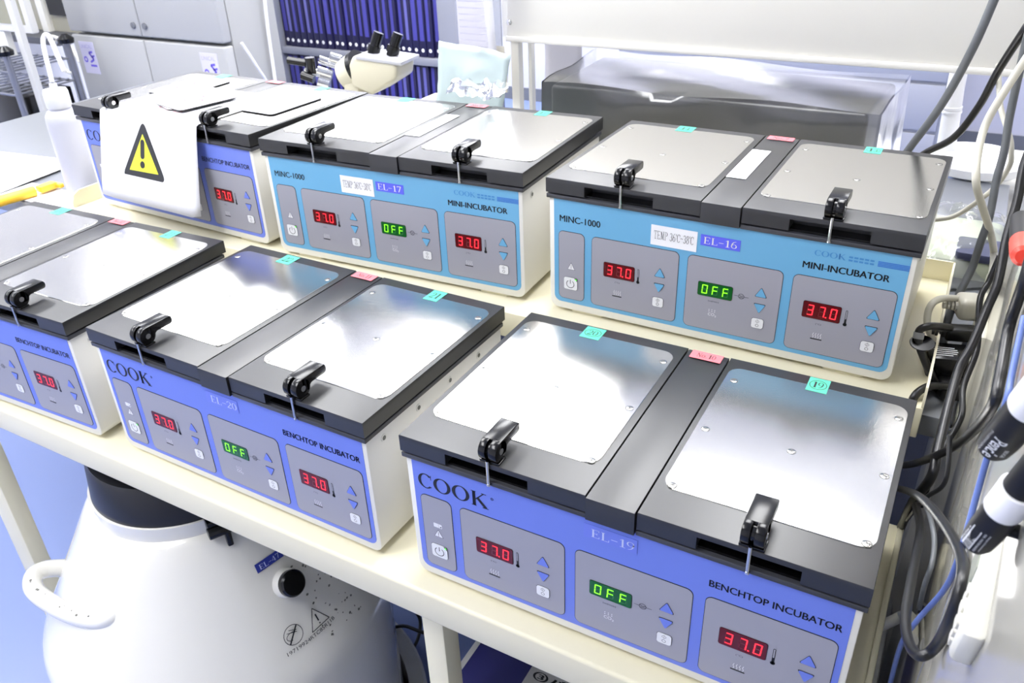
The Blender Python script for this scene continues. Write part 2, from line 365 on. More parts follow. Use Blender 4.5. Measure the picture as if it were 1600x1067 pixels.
def f_control(i):
    def g():
        b = MB(); x0, x1 = ((.0608, .1711), (.1822, .2900), (.3012, .4060))[i]; xo = (0, .1198, .2388)[i]
        plate_panel(b, x0, .0208, x1, .1122, YP - .0003)
        y = YP - .0008
        if i != 1:
            for p in text_polys('(°C)', .0925 + xo, .0562, .0985 + xo, .0588): b.flat(p, y, 'y', 1)
            b.flat(rc(.0895 + xo, .0382, .1018 + xo, .0396), y, 'y', 1)
            for k in range(4):
                xx = .0918 + xo + k * .0027
                for q in (line(xx, .0402, xx + .0008, .0420, .0005), line(xx + .0008, .0420, xx - .0003, .0440, .0005), line(xx - .0003, .0440, xx + .0006, .0466, .0005)): b.flat(ccw(q), y, 'y', 2)
            xx = .1223 + xo
            b.flat(rrect(xx - .0011, .0625, xx + .0011, .0812, .0011), y, 'y', 1); b.flat(rrect(xx - .0006, .0705, xx + .0006, .0806, .0006), y - .0001, 'y', 0)
            b.flat(arc(xx, .0640, .0021, 0, 360, 14)[:-1], y, 'y', 1)
        else:
            for p in text_polys('(vol/min)', .2098, .0575, .2225, .0602): b.flat(p, y, 'y', 1)
            for p in text_polys('CO₂', .2112, .0393, .2210, .0438): b.flat(p, y, 'y', 2)
            for k in range(6): b.flat(line(.2118 + (k % 3) * .0034, .0452 + (k // 3) * .0022, .2124 + (k % 3) * .0034, .0462 + (k // 3) * .0022, .0008), y, 'y', 2)
            for p in ringpoly(.2474, .0727, .0034, .0034, .0005, .0005, n=18): b.flat(ccw(p), y, 'y', 1)
            for q in (rc(.2392, .0725, .2440, .0729), rc(.2508, .0725, .2558, .0729), line(.2450, .0738, .2474, .0727, .0005), line(.2474, .0727, .2498, .0738, .0005), line(.2452, .0712, .2496, .0716, .0005)): b.flat(ccw(q), y, 'y', 1)
        return b
    return g
def f_arrow(i, up):
    def g():
        b = MB(); cx = (.1493, .2690, .3876)[i]; z = .0768 if up else .0562
        b.flat(ccw([((p[0] - cx) * 1.12 + cx, (p[1] - z - .005) * 1.12 + z + .005) for p in up_tri(cx, z, up)]), YP - .0008, 'y', 1)
        b.prism(ccw(up_tri(cx, z, up)), YP - .0008, YP - .0013, 'y', 0); return b
    return g
def f_start(i):
    def g():
        b = MB(); x0 = (.1422, .2622, .3806)[i]; z0 = .0370; y = YP - .0014
        b.flat(rrect(x0 - .0004, z0 - .0004, x0 + .0138, z0 + .0126, .003), YP - .0008, 'y', 1)
        b.prism(rrect(x0, z0, x0 + .0134, z0 + .0122, .0026), YP - .0008, YP - .0013, 'y', 0)
        cx = x0 + .0067
        for q in (line(cx, z0 + .0110, cx + .0022, z0 + .0088, .0003), line(cx + .0022, z0 + .0088, cx, z0 + .0066, .0003), line(cx, z0 + .0066, cx - .0022, z0 + .0088, .0003), line(cx - .0022, z0 + .0088, cx, z0 + .0110, .0003), rc(cx - .0002, z0 + .0078, cx + .0002, z0 + .0098)): b.flat(ccw(q), y, 'y', 1)
        for q in ringpoly(cx, z0 + .0036, .0019, .0018, .0004, .0004, n=12): b.flat(ccw(q), y, 'y', 1)
        return b
    return g
SEG = {'3': 'abgcd', '7': 'abc', '0': 'abcdef', 'O': 'abcdef', 'F': 'aefg'}
def f_display(i):
    def g():
        b = MB(); x0, x1, z0, z1 = ((.0774, .1173, .0634, .0822), (.1968, .2368, .0646, .0816), (.3157, .3552, .0638, .0832))[i]
        b.flat(rrect(x0 - .0005, z0 - .0005, x1 + .0005, z1 + .0005, .0022), YP - .0007, 'y', 3)
        b.prism(rrect(x0, z0, x1, z1, .0018), YP - .0007, YP - .0011, 'y', 0)
        dw = .0066; h = (z1 - z0) * .66; zb = z0 + (z1 - z0) * .17; t = .0011; sh = .06
        for k, ch in enumerate('OFF' if i == 1 else '370'):
            xx = x0 + .0043 + k * .0122
            def S(p): return [(q[0] + (q[1] - zb) * sh, q[1]) for q in p]
            sg = {'a': rc(xx + t * .6, zb + h - t, xx + dw - t * .6, zb + h), 'd': rc(xx + t * .6, zb, xx + dw - t * .6, zb + t), 'g': rc(xx + t * .7, zb + h / 2 - t / 2, xx + dw - t * .7, zb + h / 2 + t / 2),
                  'f': rc(xx, zb + h / 2 + t * .3, xx + t, zb + h - t * .3), 'b': rc(xx + dw - t, zb + h / 2 + t * .3, xx + dw, zb + h - t * .3), 'e': rc(xx, zb + t * .3, xx + t, zb + h / 2 - t * .3), 'c': rc(xx + dw - t, zb + t * .3, xx + dw, zb + h / 2 - t * .3)}
            for s_, q in sg.items(): b.flat(S(q), YP - .0012, 'y', 1 if s_ in SEG[ch] else 2)
            if i != 1 and k == 1: b.flat(rc(xx + dw + .0012, zb, xx + dw + .0026, zb + .0014), YP - .0012, 'y', 1)
        return b
    return g
def f_power(kind):
    def g():
        b = MB(); plate_panel(b, .0159, .0211, .0505, .1126, YP - .0003); y = YP - .0008
        b.flat(ccw([(.0330, .0722), (.0278, .0624), (.0384, .0624)]), y, 'y', 1); b.flat(ccw([(.0330, .0714), (.0284, .0628), (.0378, .0628)]), y - .0001, 'y', 2)
        b.flat(rc(.0327, .0648, .0333, .0690), y - .0002, 'y', 1); b.flat(rc(.0327, .0634, .0333, .0642), y - .0002, 'y', 1)
        if kind == 'bench':
            b.flat(rrect(.0281, .0747, .0378, .0800, .0008), y, 'y', 2); b.flat(rc(.0356, .0757, .0372, .0770), y - .0001, 'y', 1); b.flat(rc(.0337, .0749, .0340, .0798), y - .0001, 'y', 0)
        return b
    return g
def f_powerkey():
    b = MB(); y = YP - .0014
    b.flat(rrect(.0228, .0344, .0420, .0519, .003), YP - .0008, 'y', 1); b.prism(rrect(.0232, .0348, .0416, .0515, .0026), YP - .0008, YP - .0013, 'y', 0)
    for q in ringpoly(.0322, .0425, .0056, .0056, .0008, .0008, 125, 415, 22): b.flat(ccw(q), y, 'y', 1)
    b.flat(rc(.0318, .0432, .0326, .0488), y, 'y', 1); b.flat([(.0375, .0515), (.0416, .0470), (.0416, .0515)], y, 'y', 1)
    b.flat(arc(.0400, .0497, .0010, 0, 360, 10)[:-1], y - .0001, 'y', 2); return b
def sticker_top(x0, x1, y0, y1, txt, circled, base, parent, name='number_label', z=HT + .0008, quarter=False):
    b = MB(); b.prism(rc(x0, y0, x1, y1), z, z + .0002, 'z', 0)
    if txt:
        cx, cy = (x0 + x1) / 2, (y0 + y1) / 2; w, h = x1 - x0, y1 - y0
        if circled:
            for q in ringpoly(cx, cy, w * .42, h * .34, .0006, .0006): b.flat(ccw(q), z + .0004, 'z', 1)
            P = serif_polys(txt, cx - w * .25, cy - h * .21, cx + w * .25, cy + h * .21, .19)
        else: P = serif_polys(txt, x0 + w * .2, y0 + h * .24, x1 - w * .2, y1 - h * .24, .17)
        for q in P: b.flat(ccw(q), z + .0004, 'z', 1)
    return b.build(name, [base, INK], parent, smooth=0)
def front_tape(x0, x1, z0, z1, txt, base, ink, parent, tx, name, K=.13):
    b = MB(); b.prism(rc(x0, z0, x1, z1), YP - .0002, YP - .0005, 'y', 0)
    for q in serif_polys(txt, *tx, K): b.flat(ccw(q), YP - .0007, 'y', 1)
    return b.build(name, [base, ink], parent, smooth=0)
SL = [(.0148, .0450), (.0150, .1345), (.0152, .2285), (.0975, .1340), (.0982, .2290), (.1780, .0440), (.1780, .1340), (.1778, .2285)]
SR = [(.2528, .0440), (.2532, .1335), (.2540, .2250), (.3312, .1344), (.3312, .2290), (.4080, .0450), (.4082, .1350), (.4080, .2280)]
def incubator(kind, label, loc, rz, el, nums, circ, no):
    t = thing('incubator', label, 'incubator', loc, rz, 'benchtop incubators with twin steel lids')
    part('housing', 'housing', f_housing, WHITE, t, bevel=.0014)
    for x in (.030, .345):
        for y in (.008, .225): part('foot', ('foot', x, y), f_foot(x, y), CREAM, t, smooth=0)
    for y in (.03, .09, .15, .21): part('side_screw', ('hole', y), f_hole(y, .142), [WHITE, CHIP], t)
    fp = part('front_panel', 'face' + kind, f_faceplate(kind), [BLUE if kind == 'bench' else SKY, INK, GHOST, BAR], t, smooth=0)
    fp['label'] = 'royal blue front panel with printed name' if kind == 'bench' else 'light blue front panel with printed name'
    part('power_panel', 'power' + kind, lambda: f_power(kind)(), [GREY, INK, KEYW], fp, smooth=0)
    part('power_button', 'powerkey', f_powerkey, [KEYW, INK, LAMPG], fp, smooth=0)
    for i in range(3):
        part('control_panel', ('ctl', i), f_control(i), [GREY, INK, KEYW], fp, smooth=0)
        d_ = part('display', ('disp', i), f_display(i), [LEDGB, LEDG, LEDGD, INK] if i == 1 else [LEDRB, LEDR, LEDRD, INK], fp, smooth=0)
        d_['label'] = 'green display reading OFF' if i == 1 else 'red display reading 37.0'
        for up in (True, False): part('arrow_button', ('arr', i, up, kind), f_arrow(i, up), [BLUE if kind == 'bench' else SKY, INK], fp, smooth=0)
        part('start_button', ('start', i), f_start(i), [KEYW, INK], fp, smooth=0)
    part('flange', 'flange', f_flange, FLANGE, t, bevel=.0008)
    part('gasket', 'gasket', f_gasket, BLACKP, t)
    part('centre_bar', 'bar', f_bar, BLACK, t, bevel=.001, zmin=HT - .001)
    for s, (x0, x1, n0, n1, p0, p1, xl, scr) in enumerate(((0, LX1, .0510, .1368, .0068, .1848, .0982, SL), (RX0, W, .2888, .3702, .2440, .4148, .3312, SR))):
        ld = part('lid', ('lid', s), f_lid(x0, x1, n0, n1), BLACK, t, bevel=.0011, zmin=HT - .0005)
        part('steel_plate', ('plate', s), f_plate(p0, p1), STEEL, ld, bevel=.0003, seg=1)
        for (x, y) in scr:
            if (x, y) in ((.0982, .2290), (.3312, .2290)): continue
            part('plate_screw', ('scr', x, y), f_screw(x, y), [STEEL, CHIP], ld)
        lt = part('latch', ('latch', s), f_latch(xl), BLACKP, ld, bevel=.0006)
        part('latch_pin', ('pin', s), f_pin(xl), CHROME, ld); part('latch_rod', ('rod', s), f_rod(xl), CHROME, ld)
        lab = ((.0752, .0984, .2395, .2640), (.3205, .3405, .2395, .2650))[s]
        sticker_top(*lab, nums[s], circ, GREENL, ld)['label'] = 'small green number label'
    sticker_top(.1985, .2318, .2500, .2655, no, False, REDL, t, 'unit_label')['label'] = 'small red label'
    if el:
        if kind == 'bench': front_tape(.190, .2392, .1310, .1465, el, CLEARL, PALEINK, t, (.1972, .1335, .2368, .1425), 'name_tape')
        else:
            front_tape(.1948, .2400, .1265, .1396, el, BLUEL, KEYW, t, (.1985, .1290, .2362, .1372), 'name_tape')['label'] = 'violet blue name tape'
            front_tape(.1355, .1908, .1165, .1412, 'TEMP 36d~38d', PAPER, INK, t, (.1395, .1245, .1868, .1345), 'temperature_label', .07)['label'] = 'white paper temperature label'
            b = MB(); b.prism(rc(.1935, .086, .2170, .2000), HT + .0002, HT + .0006, 'z', 0)
            for (xx, ww) in ((.2025, .0060), (.2090, .0032)):
                yy = .095
                while yy < .188:
                    h = random.uniform(.004, .009)
                    for k in range(3): b.flat(rc(xx - ww / 2 + ww * k / 3, yy + random.uniform(0, h * .3), xx - ww / 2 + ww * k / 3 + ww * .2, yy + h * random.uniform(.55, .8)), HT + .0008, 'z', 1)
                    yy += h + .0012
            b.build('notice_strip', [PAPER, mat('faint_print', '#86868e', .6)], t, smooth=0)
    return t
HZ = .1315
incubator('bench', 'royal blue incubator marked EL-19, nearest the camera at the right of the lower shelf', (0, 0, 0), 0, 'EL-19', ('20', '19'), True, 'No.10')
incubator('bench', 'royal blue incubator marked EL-20, in the middle of the lower shelf', (-.4616, .0081, 0), -.022, 'EL-20', ('22', '21'), False, 'No.11')
incubator('bench', 'royal blue incubator cut off by the left edge of the photo, on the lower shelf', (-.9171, -.0082, 0), .0263, None, ('24', '23'), False, 'No.12')
incubator('mini', 'light blue mini incubator marked EL-16, at the right of the upper tray', (-.027, .363, HZ), -.0109, 'EL-16', ('14', '13'), True, 'No.7')
incubator('mini', 'light blue mini incubator marked EL-17, in the middle of the upper tray', (-.479, .3489, HZ), .0366, 'EL-17', ('16', '15'), True, 'No.8')
INC_F = incubator('bench', 'royal blue incubator half covered by a caution sheet, at the left of the upper tray', (-.9241, .3739, HZ), -.0435, None, (None, None), False, None)

# ------------------------------------------------------------------ stepped rack
t = thing('stepped_rack', 'cream steel two-step rack holding the six incubators', 'rack', (0, 0, 0))
b = MB(); b.prism([(-1.0, -.0080), (.4375, -.0230), (.4375, .300), (-1.0, .300)], -.0415, -.0003)
b.build('lower_shelf', CREAM, t, bevel=.004, seg=3)
MB().box(.4325, .4385, -.018, .30, -.03, .006).build('side_rim', CREAM, t, bevel=.0015)
b = MB(); b.box(-.962, .428, .334, .665, .1285, HZ - .0001); b.box(-.962, .428, .332, .3345, .094, HZ - .0001)
b.build('upper_tray', CREAM, t, bevel=.0012)
for (x0, x1, y0, y1) in ((.4255, .4280, .334, .665), (-.962, -.9595, .345, .665)):
    MB().prism([(y0, HZ), (y1, HZ), (y1, HZ + .028), (y0 + .018, HZ + .028), (y0 + .006, HZ + .022), (y0, HZ + .008)], x0, x1, 'x').build('tray_side', CREAM, t)
MB().box(-.962, .428, .6625, .665, HZ, HZ + .028).build('tray_back', CREAM, t)
for (px, py) in ((-.905, .012), (-.004, .004), (.385, .004), (-.905, .265)):
    MB().box(px, px + (.046 if px < -.5 else .028), py, py + .028, FZ, -.04).build('post', CREAM, t, bevel=.002)

# ------------------------------------------------------------------ desk
t = thing('lab_desk', 'grey laminate lab desk behind the stepped rack', 'desk', (-.61, .75, FZ))
Mx = Matrix.Translation((.61, -.75, -FZ))
MB().prism([(-1.72, .348), (.455, .348), (.455, .57), (.488, .57), (.488, 1.155), (-1.72, 1.155)], .088, .1149).xf(Mx).build('desk_top', DESK, t, bevel=.003)
for (x, y) in ((-1.66, .70), (-1.66, 1.05), (.40, 1.05), (.40, .70)):
    MB().box(x, x + .05, y, y + .05, FZ, .088).xf(Mx).build('leg', mat('grey_steel', '#8b8e95', .4), t)

MB().box(-1.66, .45, .62, .64, FZ + .05, .088).xf(Mx).build('light_block_panel', mat('slate_panel', '#6a7088', .5), t)  # added panel; blocks light from behind to darken the floor below the rack

# ------------------------------------------------------------------ caution sheet and cards on the left incubator
FL = Matrix.Translation((-.9241, .3739, HZ)) @ Matrix.Rotation(-.0435, 4, 'Z')
def on_sheet(x, s): return (x, -.0035 - .042 * s, .1815 - .14 * s)
b = MB(); prof = [(.172, .1835), (.10, .1822), (.05, .1820), (.012, .1822), (.001, .1820), (-.0035, .1800)] + [(-.0045 - .040 * s, .1800 - .131 * s) for s in (.1, .3, .5, .7, .85, 1.0)]
n = len(prof); cols = [.083, .12, .2, .27, .305, .3145]
curl = [.004, 0, 0, 0, -.001, .008]
for th in (0, .0007):
    pass
vs = []; fs = []
for j, x in enumerate(cols):
    for i, (y, z) in enumerate(prof): vs.append((x + (0.006 * max(0, i - 6) / 5 if j > 3 else 0), y + curl[j] * max(0, i - 5) / 6, z))
for j in range(len(cols) - 1):
    for i in range(n - 1): fs.append((j * n + i, j * n + i + 1, (j + 1) * n + i + 1, (j + 1) * n + i))
b.add(vs, fs, 0)
o = b.xf(FL).build('caution_sheet', [PAPER], None, smooth=60)
md = o.modifiers.new('thickness', 'SOLIDIFY'); md.thickness = .0007; md.offset = 0
tag(o, 'white laminated sheet with a yellow warning triangle hanging over the left incubator', 'sign')
def sheet_poly(b, pts, lift, mi): b.add([Vector(on_sheet(*p)) + Vector((0, -.958, -.287)) * lift for p in pts], [tuple(range(len(pts)))], mi)
b = MB()
KS = .147
def metric(pts): return [(x, v / KS) for x, v in pts]
sheet_poly(b, metric(rtri([(.1922, .004), (.1415, .0985), (.2490, .0955)], .014, 6)), .0016, 0)
sheet_poly(b, metric([(.1922, .026), (.1600, .0860), (.2305, .0843)]), .0020, 1)
sheet_poly(b, metric(rrect(.1872, .0345, .1972, .0650, .0045)), .0024, 0)
sheet_poly(b, metric(arc(.1922, .0740, .0058, 0, 360, 14)[:-1]), .0024, 0)
tr = b.xf(FL).build('warning_triangle', [mat('warning_black', '#25262a', .5), CAUTION], o, smooth=0); tr['label'] = 'yellow triangle with black border and exclamation mark'
def scribble(b, x0, x1, y0, y1, z, n, mi=1, tilt=0.0):
    x = x0; st = (x1 - x0) / n
    for k in range(n):
        p = [(x + random.uniform(0, st * .8), random.uniform(y0, y1)) for _ in range(4)]
        for i in range(3): b.flat(ccw(line(*p[i], *p[i + 1], .0011)), z, 'z', mi)
        x += st
b = MB(); scribble(b, .135, .300, .018, .046, .1834, 6, 0)
b.xf(FL).build('red_writing', [REDINK], o, smooth=0)
def card(cx, cy, w, h, rot, z, label, txt):
    b = MB(); b.prism(rrect(-w / 2, -h / 2, w / 2, h / 2, .008), 0, .0012, 'z', 0)
    b.prism(rrect(-w / 2, -h / 2, w / 2, h / 2, .008), -.0012, -.0001, 'z', 2)
    k = len(b.v)
    if txt:
        for p in text_polys(txt, -w * .22, -h * .2, w * .22, h * .2): b.flat(p, .0015, 'z', 1)
    return tag(b.xf(FL @ Matrix.Translation((cx, cy, z)) @ Matrix.Rotation(rot, 4, 'Z')).build('magnet_card', [PAPER, REDINK, BLACKP], None, smooth=0), label, 'card', 'white cards on the left incubator')
card(.195, .098, .075, .115, -.35, .1850, 'white card lying flat under the OFF card on the left incubator', None)
card(.212, .088, .078, .105, -.18, .1876, 'white card with red handwritten OFF, on top of the card pile', 'OFF')
card(.100, .165, .085, .115, .05, .1822, 'white card with red handwriting at the left back of the left incubator', 'ON')
card(.345, .145, .070, .115, .0, .1822, 'white card lying on the right lid of the left incubator', None)

# ------------------------------------------------------------------ things on the desk, left
t = thing('wash_bottle', 'translucent white wash bottle with a bent spout tube, left of the caution sheet', 'bottle', (-1.0598, 0.4383, .1152))
b = MB(); b.lathe([(.0275, 0), (.0300, .004), (.0305, .01), (.0305, .138), (.029, .149), (.024, .157), (.0185, .160), (.0178, .166)], 40)
b.build('bottle_body', mat('natural_plastic', '#c9cad6', .35, trans=.2), t)
MB().lathe([(.0205, 0), (.0215, .002), (.0215, .027), (.0195, .032), (.009, .0325), (.0070, .033), (.0062, .042)], 32, 0, (0, 0, .163)).build('cap', mat('bottle_white', '#d6d7dc', .4), t)
MB().tube(smooth_path([(0.0, -0.0, 0.207), (-0.0081, 0.0062, 0.2232), (-0.0182, 0.014, 0.2434), (-0.0268, 0.0213, 0.2616), (-0.0309, 0.0271, 0.2736), (-0.0296, 0.0324, 0.2805), (-0.0243, 0.0347, 0.2793), (-0.0154, 0.0322, 0.2681), (-0.001, 0.0262, 0.2467), (0.015, 0.0196, 0.2233)], 4), .0042, 12).build('spout_tube', mat('bottle_white', '#d6d7dc', .4), t)
o = MB().prism(rc(-1.205, .355, -1.00, .425), .1160, .1175).xf(Matrix()).build('paper_sheet', PAPER, None, smooth=0)
tag(o, 'white paper lying at the left end of the upper tray', 'paper')
t = thing('file_clip', 'yellow plastic file clip lying on the desk at the left edge', 'file clip', (-1.13, .36, .119))
MB().tube([(-.010, -.075, .008), (-.004, -.03, .008), (.004, .02, .008)], .010, 12).build('clip_bar', YELLOW, t)
MB().box(-.005, .014, .028, .062, .002, .014).box(-.012, .022, .06, .07, .002, .010).build('clip_end', YELLOW, t, bevel=.002)
for k, (dx, rot, lab) in enumerate(((0, .2, 'lower white paper sheet of the pair on the grey desk at left'), (.012, .12, 'upper white paper sheet of the pair on the grey desk at left'))):
    b = MB(); b.prism(rc(-.15, -.1, .15, .1), 0, .0008, 'z', 0)
    if k:
        for i in range(9):
            yy = -.07 + i * .016
            b.flat(rc(-.11, yy, -.11 + random.uniform(.1, .22), yy + .003), .0011, 'z', 1)
    o = b.xf(Matrix.Translation((-1.375 + dx, .425 + dx, .1155 + k * .004)) @ Matrix.Rotation(rot, 4, 'Z')).build('desk_paper', [PAPER, mat('faint_print', '#86868e', .6)], None, smooth=0)
    tag(o, lab, 'paper', 'papers on the desk')

# ------------------------------------------------------------------ cryogenic tank
TX, TY = -.492, .105
t = thing('cryogenic_tank', 'white enamel liquid nitrogen tank with black lid under the rack', 'tank', (TX, TY, FZ))
def tz(z): return z - FZ
prof = [(.20, .02), (.258, .05), (.2625, .09), (.2635, tz(-.40)), (.2635, tz(-.366)), (.262, tz(-.352)), (.257, tz(-.338)), (.246, tz(-.318)), (.220, tz(-.271)), (.190, tz(-.2168)), (.160, tz(-.1625)), (.146, tz(-.139)), (.140, tz(-.134)), (.1345, tz(-.132)), (.1345, tz(-.110))]
MB().lathe(prof, 120).build('tank_body', TANKW, t, smooth=50)
MB().lathe([(.130, tz(-.1225)), (.1335, tz(-.122)), (.1335, tz(-.113)), (.1310, tz(-.110)), (.1250, tz(-.058)), (.121, tz(-.052)), (.02, tz(-.050))], 96).build('tank_lid', mat('black_lid_plastic', '#101014', .35), t, smooth=30)
q = Matrix.Rotation(math.radians(333), 4, 'Z')
MB().box(.128, .150, -.014, .014, tz(-.134), tz(-.106)).tube([(.150, -.016, tz(-.122)), (.150, .016, tz(-.122))], .009, 12).box(.146, .158, .004, .012, tz(-.150), tz(-.118)).xf(q).build('lid_hinge', BLACKP, t, bevel=.002)
hp = [(-.150, -.140, tz(-.258)), (-.166, -.160, tz(-.250)), (-.165, -.180, tz(-.245)), (-.140, -.197, tz(-.246)), (-.095, -.201, tz(-.249)), (-.050, -.200, tz(-.248)), (-.005, -.195, tz(-.240)), (.022, -.186, tz(-.228)), (.030, -.172, tz(-.222))]
hd = MB().tube(smooth_path(hp), .0130, 16).build('carry_handle', TANKW, t)
b = MB(); sp = smooth_path(hp)
for k in range(12):
    p = sp[random.randint(16, 36)] + Vector((random.uniform(-.005, .005), random.uniform(-.006, .002), .0122)); b.lathe([(random.uniform(.0012, .0035), 0), (.0004, .0010)], 7, 0, p)
b.build('paint_chip', CHIP, hd)
# neck plug, tape and printed marks on the shoulder
def shoulder(ang, s):
    """point, normal on the sloping shoulder; s = 0 at the neck end, 1 at the rim"""
    r = .142 + .104 * s; z = -.13 - .188 * s
    a = math.radians(ang); return Vector((r * math.cos(a), r * math.sin(a), tz(z))), Vector((math.cos(a) * .875, math.sin(a) * .875, .484))
p, nn = shoulder(-8.9, .52)
q = Matrix.Translation(p) @ nn.to_track_quat('Z', 'Y').to_matrix().to_4x4()
MB().lathe([(.0215, -.006), (.0212, .004), (.0200, .010), (.0192, .012)], 32).xf(q).build('plug_collar', TANKW, t)
MB().lathe([(.0185, .010), (.0190, .013), (.0190, .020), (.0165, .0235), (.004, .024)], 32).xf(q).build('plug_cap', BLACKP, t)
def decal(ang, s, polys, rot, mats, name, lift=.0022, scale=1):
    p, nn = shoulder(ang, s); a = math.radians(ang); tx_ = Vector((-math.sin(a), math.cos(a), 0)); ty_ = nn.cross(tx_)
    b = MB(); cr, sr = math.cos(rot), math.sin(rot)
    for mi, pts in polys:
        vs = []
        for (u, v) in pts:
            u, v = (u * cr - v * sr) * scale, (u * sr + v * cr) * scale
            uu, ss = a + u / max(.1, p.to_2d().length), s - v / .215
            q, nq = shoulder(math.degrees(uu), ss); vs.append(q + nq * (lift + .0003 * mi))
        b.add(vs, [tuple(range(len(pts)))], mi)
    return b.build(name, mats, t, smooth=0)
decal(-11.2, .33, [(0, rc(-.021, -.0065, .021, .0065))] + [(1, ccw(p)) for p in serif_polys('EL-47', -.016, -.0035, .016, .0035)], 0, [mat('navy_tape', '#2c3a9a', .5), PALEINK], 'name_tape')
tri = [(1, ccw(line(*a_, *b_, .0012))) for a_, b_ in (((0, .019), (-.016, -.010)), ((-.016, -.010), (.016, -.010)), ((.016, -.010), (0, .019)))] + [(1, ccw(line(0, .009, 0, -.002, .0022))), (1, rc(-.001, -.007, .001, -.005))]
decal(-5.5, .857, tri + [(1, p) for p in text_polys('RTC85R11B', -.022, -.018, .022, -.0125)], 0, [TANKW, INK], 'warning_print')
cir = [(1, ccw(p)) for p in ringpoly(0, 0, .0145, .0145, .001, .001)] + [(1, ccw(line(-.009, -.010, .009, .010, .0022)))] + [(1, ccw(p)) for p in ringpoly(-.002, -.001, .009, .006, .0009, .0009, 20, 260, 14)] + [(1, ccw(line(-.008, .006, .004, .002, .0009))), (1, ccw(line(-.004, .009, .007, .004, .0009)))]
decal(-15.6, .835, cir + [(1, p) for p in text_polys('19719924', -.018, -.023, .018, -.0175)], 0, [TANKW, INK], 'no_touch_print')
ch = []
for k in range(70):
    a = random.uniform(-6, 26); s = random.uniform(.25, 1.08) ** .7; r = random.uniform(.0008, .0028)
    p, nn = shoulder(a, s)
    ch.append((a, s, r))
b = MB()
for a, s, r in ch:
    p, nn = shoulder(a, s); q = Matrix.Translation(p + nn * .0008) @ nn.to_track_quat('Z', 'Y').to_matrix().to_4x4()
    k = len(b.v); b.add([q @ Vector((r * random.uniform(.5, 1.3) * math.cos(i), r * random.uniform(.4, 1) * math.sin(i), 0)) for i in (0, .9, 1.8, 2.7, 3.6, 4.5, 5.4)], [tuple(range(7))])
b.build('paint_chip', CHIP, t, smooth=0)
tag(MB().lathe([(.272, FZ + .0), (.30, FZ + .01), (.305, FZ + .06), (.30, FZ + .065), (.272, FZ + .065), (.272, FZ + .0)], 64, 0, (TX, TY, 0)).build('roller_base', mat('grey_base', '#d6d6ce', .4)), 'grey round roller base under the white tank', 'roller base')

# ------------------------------------------------------------------ centrifuge under the right end of the rack
t = thing('centrifuge', 'dark navy centrifuge with a printed notice under the right end of the rack', 'centrifuge', (.225, .20, FZ))
Mx = Matrix.Translation((-.225, -.20, -FZ))
MB().prism(rrect(-.022, .036, .456, .47, .03), FZ + .05, -.2505).xf(Mx).build('body', mat('pale_grey_plastic', '#b4b4b0', .4), t, bevel=.006)
MB().prism(rrect(-.0135, .044, .449, .462, .024), -.268, -.2495).xf(Mx).build('cover', NAVY, t, bevel=.004)
b = MB(); b.prism(rc(.066, .05, .36, .146), -.2495, -.2487, 'z', 0)
for s, x0, y0, x1, y1 in (('③バランスを取る', .074, .108, .250, .122), ('④最高回転数', .074, .086, .220, .100), ('②ふたを閉める', .092, .130, .25, .144)):
    for p in text_polys(s, x0, y0, x1, y1, .04): b.flat(p, -.2484, 'z', 1)
b.xf(Mx).build('notice', [mat('notice_grey', '#b2b2b0', .6), INK], t, smooth=0)

